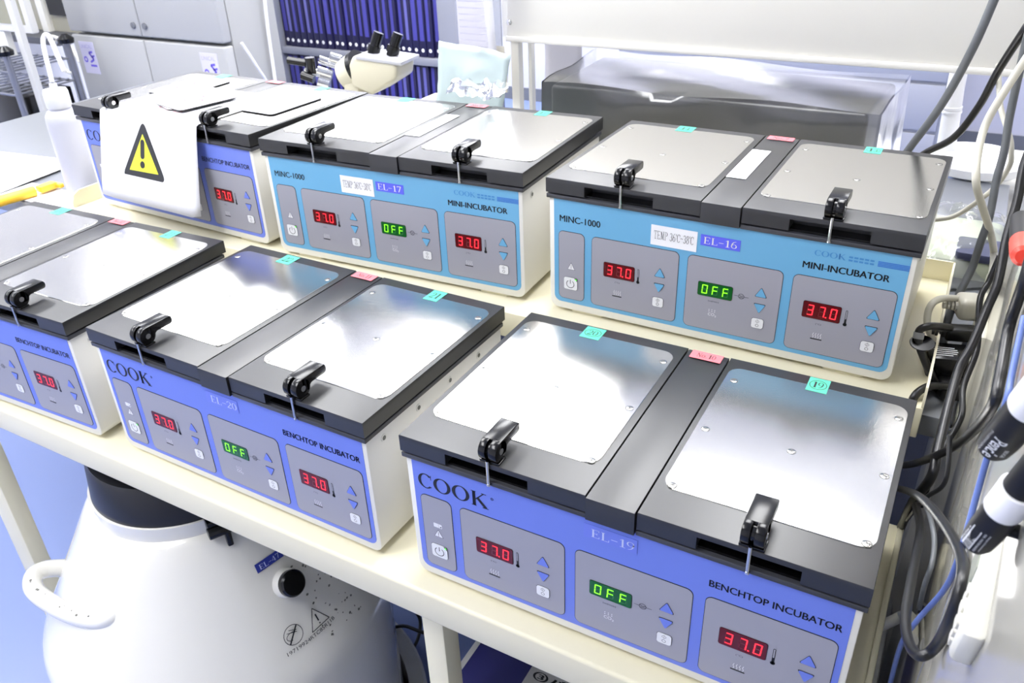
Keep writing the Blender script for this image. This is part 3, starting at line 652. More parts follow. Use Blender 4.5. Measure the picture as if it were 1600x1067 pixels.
# ------------------------------------------------------------------ cabinet at the right with markers, timer and power strip
def plx(y): return .4615 + .012 * (y + .13)
t0 = thing('white_cabinet', 'tall white enamel cabinet side at the right edge of the bench', 'cabinet', (.70, .15, FZ))
b = MB(); b.prism([(plx(-.28), -.28), (1.05, -.28), (1.05, .56), (plx(.56), .56)], 0, 1.28); b.xf(Matrix.Translation((-.70, -.15, 0)))
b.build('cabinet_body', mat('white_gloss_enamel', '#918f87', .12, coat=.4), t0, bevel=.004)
MB().prism([(.453, .562), (1.05, .562), (1.05, 1.5), (.453, 1.5)], 0, .08 - FZ).xf(Matrix.Translation((-.70, -.15, 0))).build('low_section', mat('dull_white_paint', '#b5b3aa', .7), t0, bevel=.004)
def marker(a, b_, r, label, cap, txts, barcode, k0=.62, k1=.78):
    a = Vector(a); d = (Vector(b_) - a); L = d.length; q = Matrix.Translation(a) @ d.to_track_quat('Z', 'Y').to_matrix().to_4x4()
    # turn the print towards the room
    t = thing('whiteboard_marker', label, 'marker', tuple(a), 0, 'markers on the white cabinet')
    def put(m, name, mats, **k): return m.xf(Matrix.Translation(-a) @ q).build(name, mats, t, **k)
    put(MB().lathe([(r * .5, 0), (r * .78, .0008), (r * .80, .0030), (r * .92, .0036), (r, .0120), (r, L * k0), (r * .9, L * (k0 + .01))], 32), 'barrel', mat('marker_black', '#101014', .45, spec=.3))
    put(MB().lathe([(r * 1.02, L * (k0 - .02)), (r * 1.06, L * (k0 - .01)), (r * 1.08, L * k1), (r * 1.02, L * (k1 + .005))], 32), 'collar', mat('white_plastic', '#f2f2f4', .4))
    put(MB().lathe([(r * .9, L * k1), (r * .92, L * (k1 + .002)), (r * .86, L * .98), (r * .6, L)], 32), 'marker_cap', cap)
    mg = MB().tube([(a[0], a[1], a[2] + .012), (plx(a[1]) + .0005, a[1], a[2] + .012)], r * .45, 12).xf(Matrix.Translation(-a)).build('magnet', mat('marker_black', '#101014', .45, spec=.3), t)
    # printing wrapped on the barrel
    view = (Vector((.4107, -.4912, .644)) - a).normalized(); loc = q.inverted().to_3x3() @ view; a0 = math.atan2(loc.y, loc.x)
    b = MB()
    def wrap(p, mi):
        b.add([(r * 1.015 * math.cos(a0 + v / r), r * 1.015 * math.sin(a0 + v / r), u) for u, v in p], [tuple(range(len(p)))], mi)
    for s, u0, v0, u1, v1, bold in txts:
        for p in text_polys(s, u0, v0, u1, v1, bold): wrap([(u0 + u1 - u, v) for u, v in p], 0)
    if barcode:
        u0, v0, u1, v1 = barcode; wrap(rc(u0, v0, u1, v1), 0); x = u0 + .0006
        while x < u1 - .0006:
            ww = random.uniform(.0002, .0006); 
            b.add([(r * 1.025 * math.cos(a0 + v / r), r * 1.025 * math.sin(a0 + v / r), u) for u, v in rc(x, v0 + .0008, x + ww, v1 - .0003)], [(0, 1, 2, 3)], 1); x += ww + random.uniform(.0002, .0005)
    b.xf(Matrix.Translation(-a) @ q).build('printing', [KEYW, INK], t, smooth=0)
marker((0.4478, -0.1427, 0.4151), (0.4581, -0.1771, 0.4810), .0076, 'black whiteboard marker printed Pencle, upper of the two near markers on the cabinet', mat('marker_black', '#101014', .45, spec=.3),
       [('Pencle', .0055, -.0024, .0210, .0032, .06), ('クリーン ホワイトボードマーカー', .0048, -.0052, .0225, -.0036, 0), ('EDGE', .0085, .0042, .0150, .0058, .05)], None, .56, .74)
marker((0.4480, -0.1832, 0.3946), (0.4603, -0.2023, 0.4660), .0068, 'black whiteboard marker with a barcode and white collar, lower one beside the white timer', mat('marker_black', '#101014', .45, spec=.3),
       [('INK : WATER BASED', .004, .0006, .017, .0014, 0), ('http://www', .005, .0022, .017, .0030, 0), ('4 902506', .004, -.0060, .014, -.0050, 0)], (.0035, -.0046, .0165, -.0004), .38, .56)
t = thing('whiteboard_marker', 'whiteboard marker with a red cap at the right edge of the photo', 'marker', (.4610, .166, .384), 0, 'markers on the white cabinet')
MB().tube([(0, .030, -.004), (.0, .0, .0), (.0, -.008, .001), (0, -.011, .0015)], [.0088, .0086, .0078, .005], 20).build('marker_cap', mat('red_plastic', '#e8402f', .3), t)
MB().tube([(0, .030, -.004), (.0, .10, -.012)], .0085, 20).build('barrel', mat('marker_black', '#101014', .45, spec=.3), t)
# timer: a bent wedge hung flat on the cabinet side
t = thing('kitchen_timer', 'small white digital timer with keypad stuck on the cabinet side', 'timer', (.4590, -.167, .3545))
e1 = Vector((.0, .42, .30)).normalized(); ln = (Vector((.4555, -.1452, .3651)) - Vector((.4549, -.1919, .3459)))
e1 = ln.normalized(); e3 = Vector((1, -.038, 0)); e3 = (e3 - e1 * e3.dot(e1)).normalized(); e2 = e3.cross(e1)
q = Matrix((e2, e1, e3)).transposed().to_4x4()
b = MB(); b.prism([(-.0275, -.0045), (-.026, -.0070), (-.022, -.0075), (.004, -.0050), (.024, -.0040), (.0265, -.0025), (.0265, .0025), (.022, .0045), (-.024, .0045), (-.0275, .001)], -.016, .016, 'x')
b.xf(q).build('case', mat('ivory_plastic', '#e3e1d6', .3), t, bevel=.0016)
b = MB(); b.prism(rc(-.013, .006, .013, .022), -.0054, -.0042)
b.xf(q).build('screen', mat('timer_screen', '#8f9488', .2), t)
for i in range(3):
    for j in range(3):
        MB().prism(rrect(-.0135 + i * .0095, -.022 + j * .0075, -.0065 + i * .0095, -.0165 + j * .0075, .001), -.0086 + j * .0008, -.0068 + j * .0009).xf(q).build('key', mat('key_grey', '#c9c7be', .4), t)
# power strip
t = thing('power_strip', 'cream power strip fixed to the back end of the cabinet side', 'power strip', (.4688, .46, .06))
b = MB(); b.box(-.008, .0, -.085, .085, 0, .145); b.build('strip_body', mat('cream_plastic', '#dcd8c6', .4), t, bevel=.003)
MB().lathe([(.004, 0), (.0035, .0015), (.001, .002)], 14).xf(Matrix.Translation((-.008, -.07, .02)) @ Matrix.Rotation(-math.pi / 2, 4, 'Y')).build('fixing_screw', CHROME, t)
def plug(name, label, c, size, matl, boot):
    t = thing(name, label, 'plug', c, .3)
    x, y, z = size
    MB().box(-x / 2, x / 2, -y / 2, y / 2, -z / 2, z / 2).build('plug_body', matl, t, bevel=min(size) * .22, seg=3)
    b = MB()
    for k in range(4): b.tube([(-x / 2 - .004 * k, 0, 0), (-x / 2 - .004 * k - .0026, 0, 0)], .0062 - .0006 * k, 10)
    b.build('strain_relief', matl, t)
    return t
plug('power_plug', 'cream power plug at the top of the power strip', (.4500, .5050, .1750), (.026, .030, .026), CABLEW, 1)
plug('power_plug', 'black power plug between the cream plug and the black adapter', (.4480, .4640, .1600), (.034, .018, .016), CABLEK, 1)
plug('power_plug', 'black power plug below the black adapter', (.4500, .4000, .1250), (.028, .030, .018), CABLEK, 1)
t = thing('power_adapter', 'square black power adapter with white print on the power strip', 'power adapter', (.4420, .4250, .1390), .25)
MB().box(-.024, .022, -.019, .019, -.023, .017).build('adapter_body', BLACKP, t, bevel=.003)
b = MB()
for i in range(5): b.flat(rc(-.018, -.012 + i * .0042, -.018 + random.uniform(.018, .030), -.0108 + i * .0042), .0173, 'z', 0)
b.build('print', KEYW, t, smooth=0)
o = MB().lathe([(.0125, 0), (.013, .0006), (.0125, .0014), (.002, .0016)], 24).xf(Matrix.Translation((.4120, .4040, .1690)) @ Matrix.Rotation(.25, 4, 'X')).build('cable_tie', BLACKP)
tag(o, 'round black cable tie on the black cable by the right incubator', 'cable tie')
o = MB().tube([(.4068, .4065, .1725), (.4066, .4090, .1790)], .0056, 14).build('cable_marker', mat('grey_sleeve', '#9a9ca0', .5)); tag(o, 'grey marker sleeve on the black cable', 'cable sleeve')
CAB = {
'gray_top':(0.005,[(0.4002, 0.6087, 0.4995), (0.3896, 0.6037, 0.4417), (0.3694, 0.6359, 0.3679), (0.3383, 0.6723, 0.2899), (0.324, 0.7034, 0.2292)]),
'black_top':(0.0045,[(0.4394, 0.6135, 0.4731), (0.4348, 0.6038, 0.4626), (0.4204, 0.6297, 0.4142), (0.4099, 0.6582, 0.3663), (0.3903, 0.6816, 0.3185), (0.3555, 0.7041, 0.2826), (0.333, 0.7244, 0.2328)]),
'gray_strap':(0.0045,[(0.439, 0.593, 0.4826), (0.4396, 0.5936, 0.4434), (0.4424, 0.5895, 0.3753), (0.4459, 0.5794, 0.3376), (0.4458, 0.5715, 0.3061), (0.4482, 0.5595, 0.2664), (0.4463, 0.5528, 0.2383), (0.4443, 0.544, 0.207), (0.4387, 0.5261, 0.1853), (0.4327, 0.5019, 0.1545), (0.4353, 0.4772, 0.1156)]),
'cream_loop':(0.0042,[(0.4446, 0.5378, 0.4554), (0.4286, 0.5364, 0.4076), (0.4206, 0.5371, 0.3759), (0.4201, 0.5189, 0.3492), (0.4251, 0.5036, 0.3223), (0.4367, 0.5284, 0.2897), (0.4543, 0.562, 0.245), (0.4649, 0.5841, 0.2092), (0.4639, 0.4877, 0.2178)]),
'cream_thin':(0.003,[(0.419, 0.6567, 0.4159), (0.4313, 0.624, 0.3766), (0.4487, 0.601, 0.3474), (0.454, 0.5934, 0.3315), (0.4557, 0.597, 0.3155), (0.4477, 0.6117, 0.2847), (0.4296, 0.6218, 0.2557), (0.412, 0.6254, 0.2365), (0.393, 0.6233, 0.2298), (0.3699, 0.6311, 0.2214)]),
'black_thick':(0.0043,[(0.4631, 0.4335, 0.392), (0.4605, 0.4227, 0.3703), (0.4621, 0.4037, 0.3407), (0.461, 0.3832, 0.3112), (0.4622, 0.363, 0.2881), (0.4622, 0.3516, 0.2713), (0.459, 0.3416, 0.2511), (0.4546, 0.321, 0.2244), (0.4485, 0.3037, 0.2041), (0.4459, 0.2622, 0.1843), (0.4449, 0.2124, 0.1708), (0.4448, 0.1877, 0.1541), (0.4369, 0.2223, 0.0932), (0.4353, 0.3306, -0.0424)]),
'black_twin':(0.003,[(0.4602, 0.3933, 0.2873), (0.4568, 0.3872, 0.2612), (0.4529, 0.3761, 0.2482), (0.4562, 0.3647, 0.2284), (0.4612, 0.3498, 0.2019), (0.4569, 0.3168, 0.1766), (0.4602, 0.2835, 0.1641), (0.4541, 0.2663, 0.1437), (0.448, 0.2519, 0.1276), (0.4477, 0.2705, 0.0562)]),
'black_right':(0.0036,[(0.4596, 0.0847, 0.4171), (0.4593, 0.0741, 0.4016), (0.4594, 0.082, 0.3656), (0.4591, 0.039, 0.3498), (0.459, 0.0304, 0.333), (0.4599, 0.1178, 0.2557), (0.4546, 0.1812, 0.1956), (0.4415, 0.2048, 0.1625), (0.4271, 0.2833, 0.0929), (0.4068, 0.3613, 0.0276)]),
'black_loop':(0.0034,[(0.4201, 0.3101, 0.0394), (0.4304, 0.1811, 0.1367), (0.439, 0.0671, 0.2181), (0.4508, 0.0032, 0.2522), (0.4579, -0.0559, 0.2814), (0.4576, -0.101, 0.3019), (0.4573, -0.1096, 0.2815), (0.4576, -0.0844, 0.2314), (0.4515, -0.0848, 0.22), (0.4455, -0.0684, 0.2099), (0.4413, -0.0367, 0.201), (0.4415, 0.0227, 0.1897), (0.4426, 0.0911, 0.1714), (0.4384, 0.1694, 0.1324)]),
'black_thin':(0.002,[(0.4479, 0.1556, 0.2228), (0.4529, 0.1366, 0.1903), (0.4431, 0.1581, 0.1513), (0.4376, 0.2566, 0.0442)]),
'dark_gray':(0.002,[(0.444, 0.1376, 0.1598), (0.4489, 0.0981, 0.1763), (0.4531, 0.0747, 0.1776), (0.4538, 0.0484, 0.1778), (0.4526, 0.0387, 0.1644), (0.4554, 0.0621, 0.1173)]),
'blue_wire':(0.0019,[(0.4605, 0.0258, 0.4004), (0.46, -0.0104, 0.3787), (0.4599, -0.0243, 0.3701), (0.4599, -0.0186, 0.3309), (0.4599, -0.0251, 0.3055), (0.4596, -0.0398, 0.268), (0.4599, -0.0178, 0.2171), (0.4515, 0.006, 0.1565), (0.4485, 0.033, 0.0998), (0.4507, 0.0511, 0.0257)]),
'plug_cream':(0.004,[(0.4428, 0.5117, 0.1802), (0.4228, 0.4909, 0.1864), (0.4129, 0.4724, 0.1871), (0.4102, 0.4645, 0.1778), (0.4124, 0.4581, 0.1665), (0.4193, 0.4539, 0.1543), (0.43, 0.4501, 0.1395), (0.4411, 0.4545, 0.1167), (0.4515, 0.4643, 0.0827)]),
'plug_black_a':(0.0043,[(0.4359, 0.4487, 0.1719), (0.4236, 0.4327, 0.1787), (0.4136, 0.4172, 0.1841), (0.4065, 0.4109, 0.1808), (0.4074, 0.4057, 0.1724), (0.4126, 0.4013, 0.1614), (0.4274, 0.3949, 0.1392), (0.4406, 0.4004, 0.1162), (0.4466, 0.3943, 0.102), (0.4441, 0.3847, 0.0899), (0.4355, 0.3932, 0.0702)]),
'plug_black_b':(0.0043,[(0.4492, 0.3889, 0.1314), (0.4317, 0.3705, 0.139), (0.4212, 0.3524, 0.141), (0.4161, 0.3441, 0.133), (0.4158, 0.3545, 0.109)]),
'adapter_cord':(0.003,[(0.4397, 0.4358, 0.1497), (0.4304, 0.432, 0.1519), (0.4207, 0.4307, 0.1584), (0.4115, 0.4483, 0.1527)]),
'low_cream':(0.0055,[(0.4307, 0.2267, -0.0934), (0.4466, 0.2328, -0.0782), (0.4588, 0.2359, -0.0642), (0.4584, 0.1394, 0.027), (0.4575, 0.0704, 0.0723)]),
}
CM = dict(gray_top=(CABLEG, 'thick grey cable rising in front of the white panel'), black_top=(CABLEK, 'black cable curving up to the top right corner behind the right incubator'),
 gray_strap=(CABLEG, 'dark grey cable running straight down at the right past the clear bag'), cream_loop=(CABLEW, 'thick cream cable bending in a bow at the upper right'),
 cream_thin=(CABLEW, 'thin cream cable looping back over the desk at right'), black_thick=(CABLEK, 'thickest black cable hanging across the plugs'),
 black_twin=(CABLEK, 'thin black cable beside the thick one across the plugs'), black_right=(CABLEK, 'black cable sweeping left along the cabinet behind the upper marker'),
 black_loop=(CABLEK, 'black cable hanging in a long loop beside the timer'), black_thin=(CABLEK, 'thin black cable kinked above the hanging loop'),
 dark_gray=(CABLEG, 'thin dark grey cable inside the hanging black loop'), blue_wire=(CABLEB, 'thin blue cable running down the cabinet side'),
 plug_cream=(CABLEW, 'cream cable looped from the cream plug'), plug_black_a=(CABLEK, 'black cable bent down through the round cable tie'),
 plug_black_b=(CABLEK, 'black cable arching behind the EL-19 incubator'), adapter_cord=(CABLEK, 'short black cord of the power adapter'), low_cream=(CABLEW, 'cream cable low in the gap between rack and cabinet'))
for k, (r, pts) in CAB.items():
    o = MB().tube(smooth_path(pts, 8), r, 12).build('cable', CM[k][0]); tag(o, CM[k][1], 'cable', 'cables by the white cabinet')
for pts, lab in (([(-0.4977, 0.4047, -0.6606), (-0.4397, 0.4106, -0.6618), (-0.4013, 0.4273, -0.6701), (-0.3686, 0.4317, -0.6915), (-0.3504, 0.4049, -0.7072), (-0.3503, 0.3686, -0.7214), (-0.3913, 0.3357, -0.7351)], 'black cable looping below the rack between the tank and the middle post'), ([(-0.284, 0.3406, -0.5024), (-0.2726, 0.3302, -0.5276), (-0.2557, 0.3162, -0.5629), (-0.241, 0.3042, -0.5931), (-0.2258, 0.2859, -0.6333)], 'black cable hanging straight beside the middle post below the rack'), ([(-0.4044, 0.3632, -0.6832), (-0.3727, 0.3858, -0.6767), (-0.3273, 0.3878, -0.673), (-0.2712, 0.3944, -0.6716)], 'black cable lying across the gap behind the middle post below the rack')):
    tag(MB().tube(smooth_path(pts), .0035, 8).build('floor_cable', CABLEK), lab, 'cable')

# ------------------------------------------------------------------ behind the incubators: panel stand, covered box, lamp, bag
t = thing('panel_stand', 'large white panel on posts standing on the desk at the back', 'panel', (0, 1.0, .115))
b = MB(); b.box(-.445, .95, 0, .022, .223, .56); b.box(-.436, .95, -.006, 0, .2155, .226); b.build('panel_sheet', mat('white_panel', '#dedcd6', .5), t, bevel=.002)
for px in (-.428, .92): MB().box(px, px + .017, .002, .020, 0, .225).build('post', mat('white_post', '#e4e2da', .45), t)
MB().box(-.4045, -.397, .03, .045, 0, .225).build('post', mat('white_post', '#e4e2da', .45), t)
MB().lathe([(.0058, 0), (.0055, .002), (.003, .0038), (.0006, .004)], 20).xf(Matrix.Translation((-.428, 0, .251)) @ Matrix.Rotation(math.pi / 2, 4, 'X')).build('screw', CHROME, t)
MB().box(.92 - .6, .92, .05, .06, 0, .2).build('cross_brace', mat('white_post', '#e4e2da', .45), t) if False else None
t = thing('covered_instrument', 'black box instrument under a clear plastic dust cover', 'instrument', (.0, .85, .1152))
b = MB(); b.prism([(-.268, .006), (.268, .006), (.280, .225), (-.278, .265)], 0, .176); b.build('instrument_body', mat('black_case', '#1b1b1d', .35), t, bevel=.008, seg=3)
b = MB()
nx, NZ = 28, 10
def cov(u, v):
    """u across, v from front hem up over the top to the back"""
    x = -.279 + u * .562
    if v < .5:
        k = v / .5; y = -.010 * (1 - k) - .004 + .004 * math.sin(u * 31 + k * 5) * (1 - k) + .003 * math.sin(u * 13 - k * 7); z = .01 + k * .172
        fl = abs(u - .5) * 2
        y -= .010 * (1 - k) * fl ** 3
    else:
        k = (v - .5) / .5; y = k * (.235 + (1 - u) * .045); z = .182 + .003 * math.sin(k * 9 + u * 11) + .004 * k; x += k * (.012 if u > .5 else -.016) * abs(u - .5) * 2
    return (x, y, z)
vs = [cov(i / nx, j / (2 * NZ)) for i in range(nx + 1) for j in range(2 * NZ + 1)]
fs = [(i * (2 * NZ + 1) + j, (i + 1) * (2 * NZ + 1) + j, (i + 1) * (2 * NZ + 1) + j + 1, i * (2 * NZ + 1) + j + 1) for i in range(nx) for j in range(2 * NZ)]
b.add(vs, fs)
for s_ in (0, 1):   # the two hanging ends
    o0 = [cov(s_, .5 + j / 16) for j in range(9)]
    vs = [(x + (.003 + .004 * math.sin(j * 1.7) * k / 6 + .004 * k / 6) * (1 if s_ else -1), y, z * (1 - k / 6) + .01 * k / 6) for k in range(7) for j, (x, y, z) in enumerate(o0)]
    fs = [(k * 9 + j, k * 9 + j + 1, (k + 1) * 9 + j + 1, (k + 1) * 9 + j) for k in range(6) for j in range(8)]
    b.add(vs, fs)
b.build('dust_cover', film('clear_cover', '#e8e8ea', .05, .18, .35, 9, .45), t, smooth=60)
t = thing('desk_lamp', 'white desk lamp stand with round base at the back right of the desk', 'lamp', (.425, 1.225, .1152))
MB().lathe([(.078, 0), (.084, .004), (.084, .018), (.078, .026), (.05, .030), (.006, .031)], 48).build('base', mat('white_plastic', '#f2f2f4', .4), t)
MB().tube([(-.052, .0, .02), (-.060, .0, .14), (-.064, .0, .30)], [.017, .015, .014], 20).tube([(-.0575, 0, .098), (-.0577, 0, .102)], .0175, 20).tube([(-.0579, 0, .105), (-.0581, 0, .109)], .0172, 20).build('stem', mat('white_plastic', '#f2f2f4', .4), t)
t = thing('clear_bag', 'clear plastic bag with pale contents lying behind the right incubator', 'bag', (.425, .77, .1152))
def crumple(nx, ny, fx, fy, fz):
    vs = [(fx(i / nx, j / ny), fy(i / nx, j / ny), fz(i / nx, j / ny)) for i in range(nx + 1) for j in range(ny + 1)]
    fs = [(i * (ny + 1) + j, (i + 1) * (ny + 1) + j, (i + 1) * (ny + 1) + j + 1, i * (ny + 1) + j + 1) for i in range(nx) for j in range(ny)]
    return vs, fs
rnd = [[random.uniform(-1, 1) for _ in range(40)] for _ in range(40)]
vs, fs = crumple(16, 16, lambda u, v: -.075 + u * .15 + .01 * (v - .5), lambda u, v: -.09 + v * .26 + .012 * math.sin(u * 9), lambda u, v: .004 + .062 * math.sin(math.pi * u) ** .6 * math.sin(math.pi * min(1, v * 1.02)) ** .6 + .006 * rnd[int(u * 16)][int(v * 16)] * (0 < u < 1 and 0 < v < 1))
MB().add(vs, fs).build('bag_film', film('bag_film', '#e6eaea', .16, .12, .35, 40, .3), t, smooth=25)
MB().prism(rrect(-.055, -.07, .06, .10, .02), .004, .034).build('contents', mat('pale_green_cloth', '#c6cdb4', .7), t, bevel=.008)
MB().prism(rrect(.0, -.072, .058, -.01, .006), .034, .046).build('navy_box', mat('navy_card', '#3b3f5c', .6), t, bevel=.002)
t = thing('sealed_pouch', 'pale blue sterile pouch standing behind the EL-17 incubator', 'pouch', (-.325, .672, .1152))
vs, fs = crumple(12, 12, lambda u, v: -.073 + u * (.136 - .012 * (1 - v)) + .006 * v, lambda u, v: .028 * v + .005 * math.sin(u * 7 + v * 4) + .002 * rnd[int(u * 12)][int(v * 12)], lambda u, v: .15 + v * (.122 - .013 * u))
b = MB().add(vs, fs)
vs, fs = crumple(8, 3, lambda u, v: -.073 + u * .124, lambda u, v: .008 * (1 - v), lambda u, v: v * .15)
b.add(vs, fs); o = b.build('pouch_paper', mat('pale_blue_paper', '#aebdbe', .4, bump=.4, scale=30), t, smooth=30); o.modifiers.new('t', 'SOLIDIFY').thickness = .0012
vs, fs = crumple(10, 5, lambda u, v: -.02 + u * .105, lambda u, v: -.012 - .03 * v, lambda u, v: .206 + .018 * (1 - v) + .006 * rnd[int(u * 10)][int(v * 5) + 20])
MB().add(vs, fs).build('film_flap', film('bag_film', '#e6eaea', .16, .12, .35, 40, .3), t, smooth=25)
t = thing('hanging_document', 'white printed sheet in a clear pocket hanging at the left end of the panel', 'document', (-.49, .975, .28))
vs, fs = crumple(8, 8, lambda u, v: -.048 + u * .092 - .012 * (v - .3), lambda u, v: .010 * math.sin(u * 4 + v * 2) + .004, lambda u, v: v * .36 + .022 * (u - .5) ** 2 * 4)
b = MB().add(vs, fs)
for i in range(20):
    z = .04 + i * .012
    b.add([(-.036 - .012 * (z / .36 - .3), -.004, z), (-.036 + random.uniform(.04, .066), -.004, z), (-.036 + .066, -.004, z + .003), (-.036, -.004, z + .003)], [(0, 1, 2, 3)], 1)
b.build('printed_sheet', [mat('lilac_paper', '#cdccd8', .6), mat('print_grey', '#b4b3c4', .6)], t, smooth=40)
vs, fs = crumple(6, 10, lambda u, v: .03 + u * .045, lambda u, v: -.010 + .008 * math.sin(v * 12 + u * 3), lambda u, v: -.04 + v * .42)
MB().add(vs, fs).build('clear_pocket', film('bag_film', '#e6eaea', .16, .12, .35, 40, .3), t, smooth=25)
vs, fs = crumple(4, 6, lambda u, v: .040 + u * .022, lambda u, v: .006 + .004 * math.sin(v * 5), lambda u, v: -.045 + v * .09)
MB().add(vs, fs).build('tan_sheet', mat('tan_paper', '#d9cfba', .6), t, smooth=40)
o = MB().add(*crumple(6, 6, lambda u, v: -.405 + u * .075, lambda u, v: 1.10 + .02 * u + .006 * math.sin(v * 4), lambda u, v: .215 + v * .16 + .02 * u)).build('loose_sheet', mat('lilac_grey_paper', '#c2c0c8', .6), None, smooth=40)
o.modifiers.new('t', 'SOLIDIFY').thickness = .001
tag(o, 'grey sheet in a sleeve hanging behind the panel post', 'document')

# ------------------------------------------------------------------ microscope
t = thing('microscope', 'cream stereo microscope with black eyepieces standing behind the incubators', 'microscope', (-.738, .907, .1152), .12)
t.scale = (.86, .86, .86)
IV = mat('ivory_enamel', '#c6c1ac', .35)
b = MB(); b.prism([(.0, .152), (.055, .135), (.125, .175), (.130, .205), (.118, .212), (.012, .224), (-.002, .200)], -.045, .045, 'y')
b.build('head', IV, t, bevel=.008, seg=3)
MB().box(.005, .125, -.047, .047, .2175, .2265).xf(Matrix.Rotation(.08, 4, 'Y')).build('head_top', mat('silver_grey', '#b2b3ba', .35), t, bevel=.002)
for xx in (.040, .092):
    MB().tube([(xx, 0, .218), (xx + .018, .012, .268)], .0125, 20).tube([(xx + .003, .002, .226), (xx + .008, .005, .240)], .0158, 20).build('eyepiece', BLACKP, t)
MB().tube([(.006, 0, .188), (-.006, 0, .182)], .044, 32).build('collar', BLACKP, t)
MB().tube([(-.004, 0, .183), (-.040, 0, .165)], [.043, .038], 32).build('tube_mount', IV, t)
MB().box(-.03, .012, -.035, .035, 0, .165).build('arm', IV, t, bevel=.006)
MB().prism(rrect(-.11, -.08, .12, .09, .02), 0, .03).build('base', IV, t, bevel=.004)
b = MB()
for (x, y, z, r, l) in ((-.06, -.03, .172, .012, .04), (-.075, .02, .185, .010, .05), (-.05, .0, .20, .014, .03), (-.09, -.01, .165, .009, .06), (-.065, -.04, .15, .016, .03)):
    b.tube([(x, y, z), (x - l * .8, y - l * .3, z + l * .3)], r, 14)
b.build('micromanipulator', CHROME, t)
MB().tube([(-.13, -.03, .198), (-.175, -.04, .205)], .009, 14).tube([(-.118, -.03, .175), (-.118, -.03, .212)], .012, 14).tube([(-.10, -.05, .165), (-.13, -.055, .175)], .010, 14).build('control_knob', BLACKP, t)
o = MB().box(-.52, -.46, .80, .86, .1152, .255).build('instrument_box', IV, None, bevel=.003); tag(o, 'small cream box beside the microscope behind EL-17', 'box')
t = thing('black_gadget', 'small black device with white knobs right of the microscope', 'device', (-.455, .80, .1152))
MB().box(-.02, .028, -.02, .02, 0, .146).build('device_body', BLACKP, t, bevel=.003)
for k in range(2): MB().lathe([(.006, 0), (.006, .006), (.002, .008)], 14, 0, (-.008 + k * .016, -.005, .146)).build('knob', mat('white_plastic', '#f2f2f4', .4), t)

# ------------------------------------------------------------------ refrigerator, bookcase, rack and wall units at the back
t = thing('refrigerator', 'large pale grey four-door laboratory refrigerator at the back left', 'refrigerator', (-2.33, 1.80, FZ))
GR = mat('pale_grey_enamel', '#a9a9a8', .4)
MB().box(-.41, .41, -.12, .11, .04, 1.75 - .15).build('body', mat('grey_enamel_side', '#a0a09e', .4), t, bevel=.006)
SPL = .115 - FZ
for sx in (0, 1):
    for up in (0, 1):
        x0, x1 = (-.41 + sx * .412, -.002 + sx * .412); z0, z1 = ((SPL + .006, 1.55) if up else (.10, SPL - .006))
        d_ = MB().box(x0, x1, -.165, -.122, z0, z1).build('door', GR, t, bevel=.006, seg=3)
        if up: MB().lathe([(.012, 0), (.011, .006), (.004, .007)], 18).xf(Matrix.Translation((.03 if sx else -.03, -.165, SPL + .045)) @ Matrix.Rotation(math.pi / 2, 4, 'X')).build('lock', mat('lock_grey', '#85878c', .3, .6), d_)
        else:
            b = MB(); cx = (x1 - .085) if sx else (x0 + .075); cz = SPL - .085
            b.box(cx - .042, cx + .042, -.1662, -.165, cz - .065, cz + .055, 1)
            for p in text_polys('LINICAL', cx - .036, cz + .030, cx + .030, cz + .044): b.flat(p, -.1666, 'y', 2)
            for q in ringpoly(cx - .022, cz - .012, .012, .012, .006, .006, n=10) + [line(cx - .002, cz - .034, cx + .034, cz - .034, .008), line(cx + .026, cz + .018, cx + .004, cz + .014, .008), line(cx + .004, cz + .014, cx + .026, cz - .010, .008), line(cx + .026, cz - .010, cx + .002, cz - .022, .008), line(cx + .012, cz - .002, cx + .034, cz + .004, .007)]: b.flat(ccw(q), -.1666, 'y', 3)
            b.build('sticker', [GR, mat('pale_lilac_sticker', '#cbc8de', .5), mat('lilac_print', '#a49fd0', .5), mat('violet_print', '#6a5bd0', .5)], d_, smooth=0)['label'] = 'pale sticker with violet lettering'
MB().box(-.005, .005, -.125, -.121, .1, 1.55).build('door_seal', mat('seal_grey', '#77797d', .6), t)
for k, (pts, r, lab) in enumerate((([(-1.905, 1.86, .60), (-1.90, 1.85, .3), (-1.905, 1.84, .1), (-1.90, 1.82, -.3)], .006, 'white cable hanging down the side of the refrigerator'), ([(-1.90, 1.70, .115), (-1.89, 1.74, .03), (-1.90, 1.80, -.08), (-1.90, 1.82, -.30)], .005, 'thin white cable crossing the side of the refrigerator'))):
    tag(MB().tube(smooth_path(pts), r, 8).build('wall_cable', mat('white_plastic', '#f2f2f4', .4)), lab, 'cable')
t = thing('bookcase', 'grey steel bookcase full of blue ring binders at the back', 'bookcase', (-1.88, 2.30, FZ))
BG = mat('bookcase_grey', '#8d8f9a', .45)
for (x0, x1) in ((-.49, -.42), (.405, .49)): MB().box(x0, x1, 0, .34, 0, 1.12).build('side_panel', BG, t, bevel=.003)
MB().box(-.49, .49, .34, .345, 0, 1.12).build('back_panel', mat('bookcase_dark', '#3c3d4c', .6), t)
for z in (.05, .355, .69, 1.085): MB().box(-.419, .404, .002, .338, z, z + .028).build('shelf_board', BG, t, bevel=.002)
NB = mat('indigo_binder', '#211f48', .4); NS = mat('violet_spine', '#4a47a0', .45); NS2 = mat('pale_violet_spine', '#6a69b2', .45); DOT = mat('white_plastic', '#f2f2f4', .4)
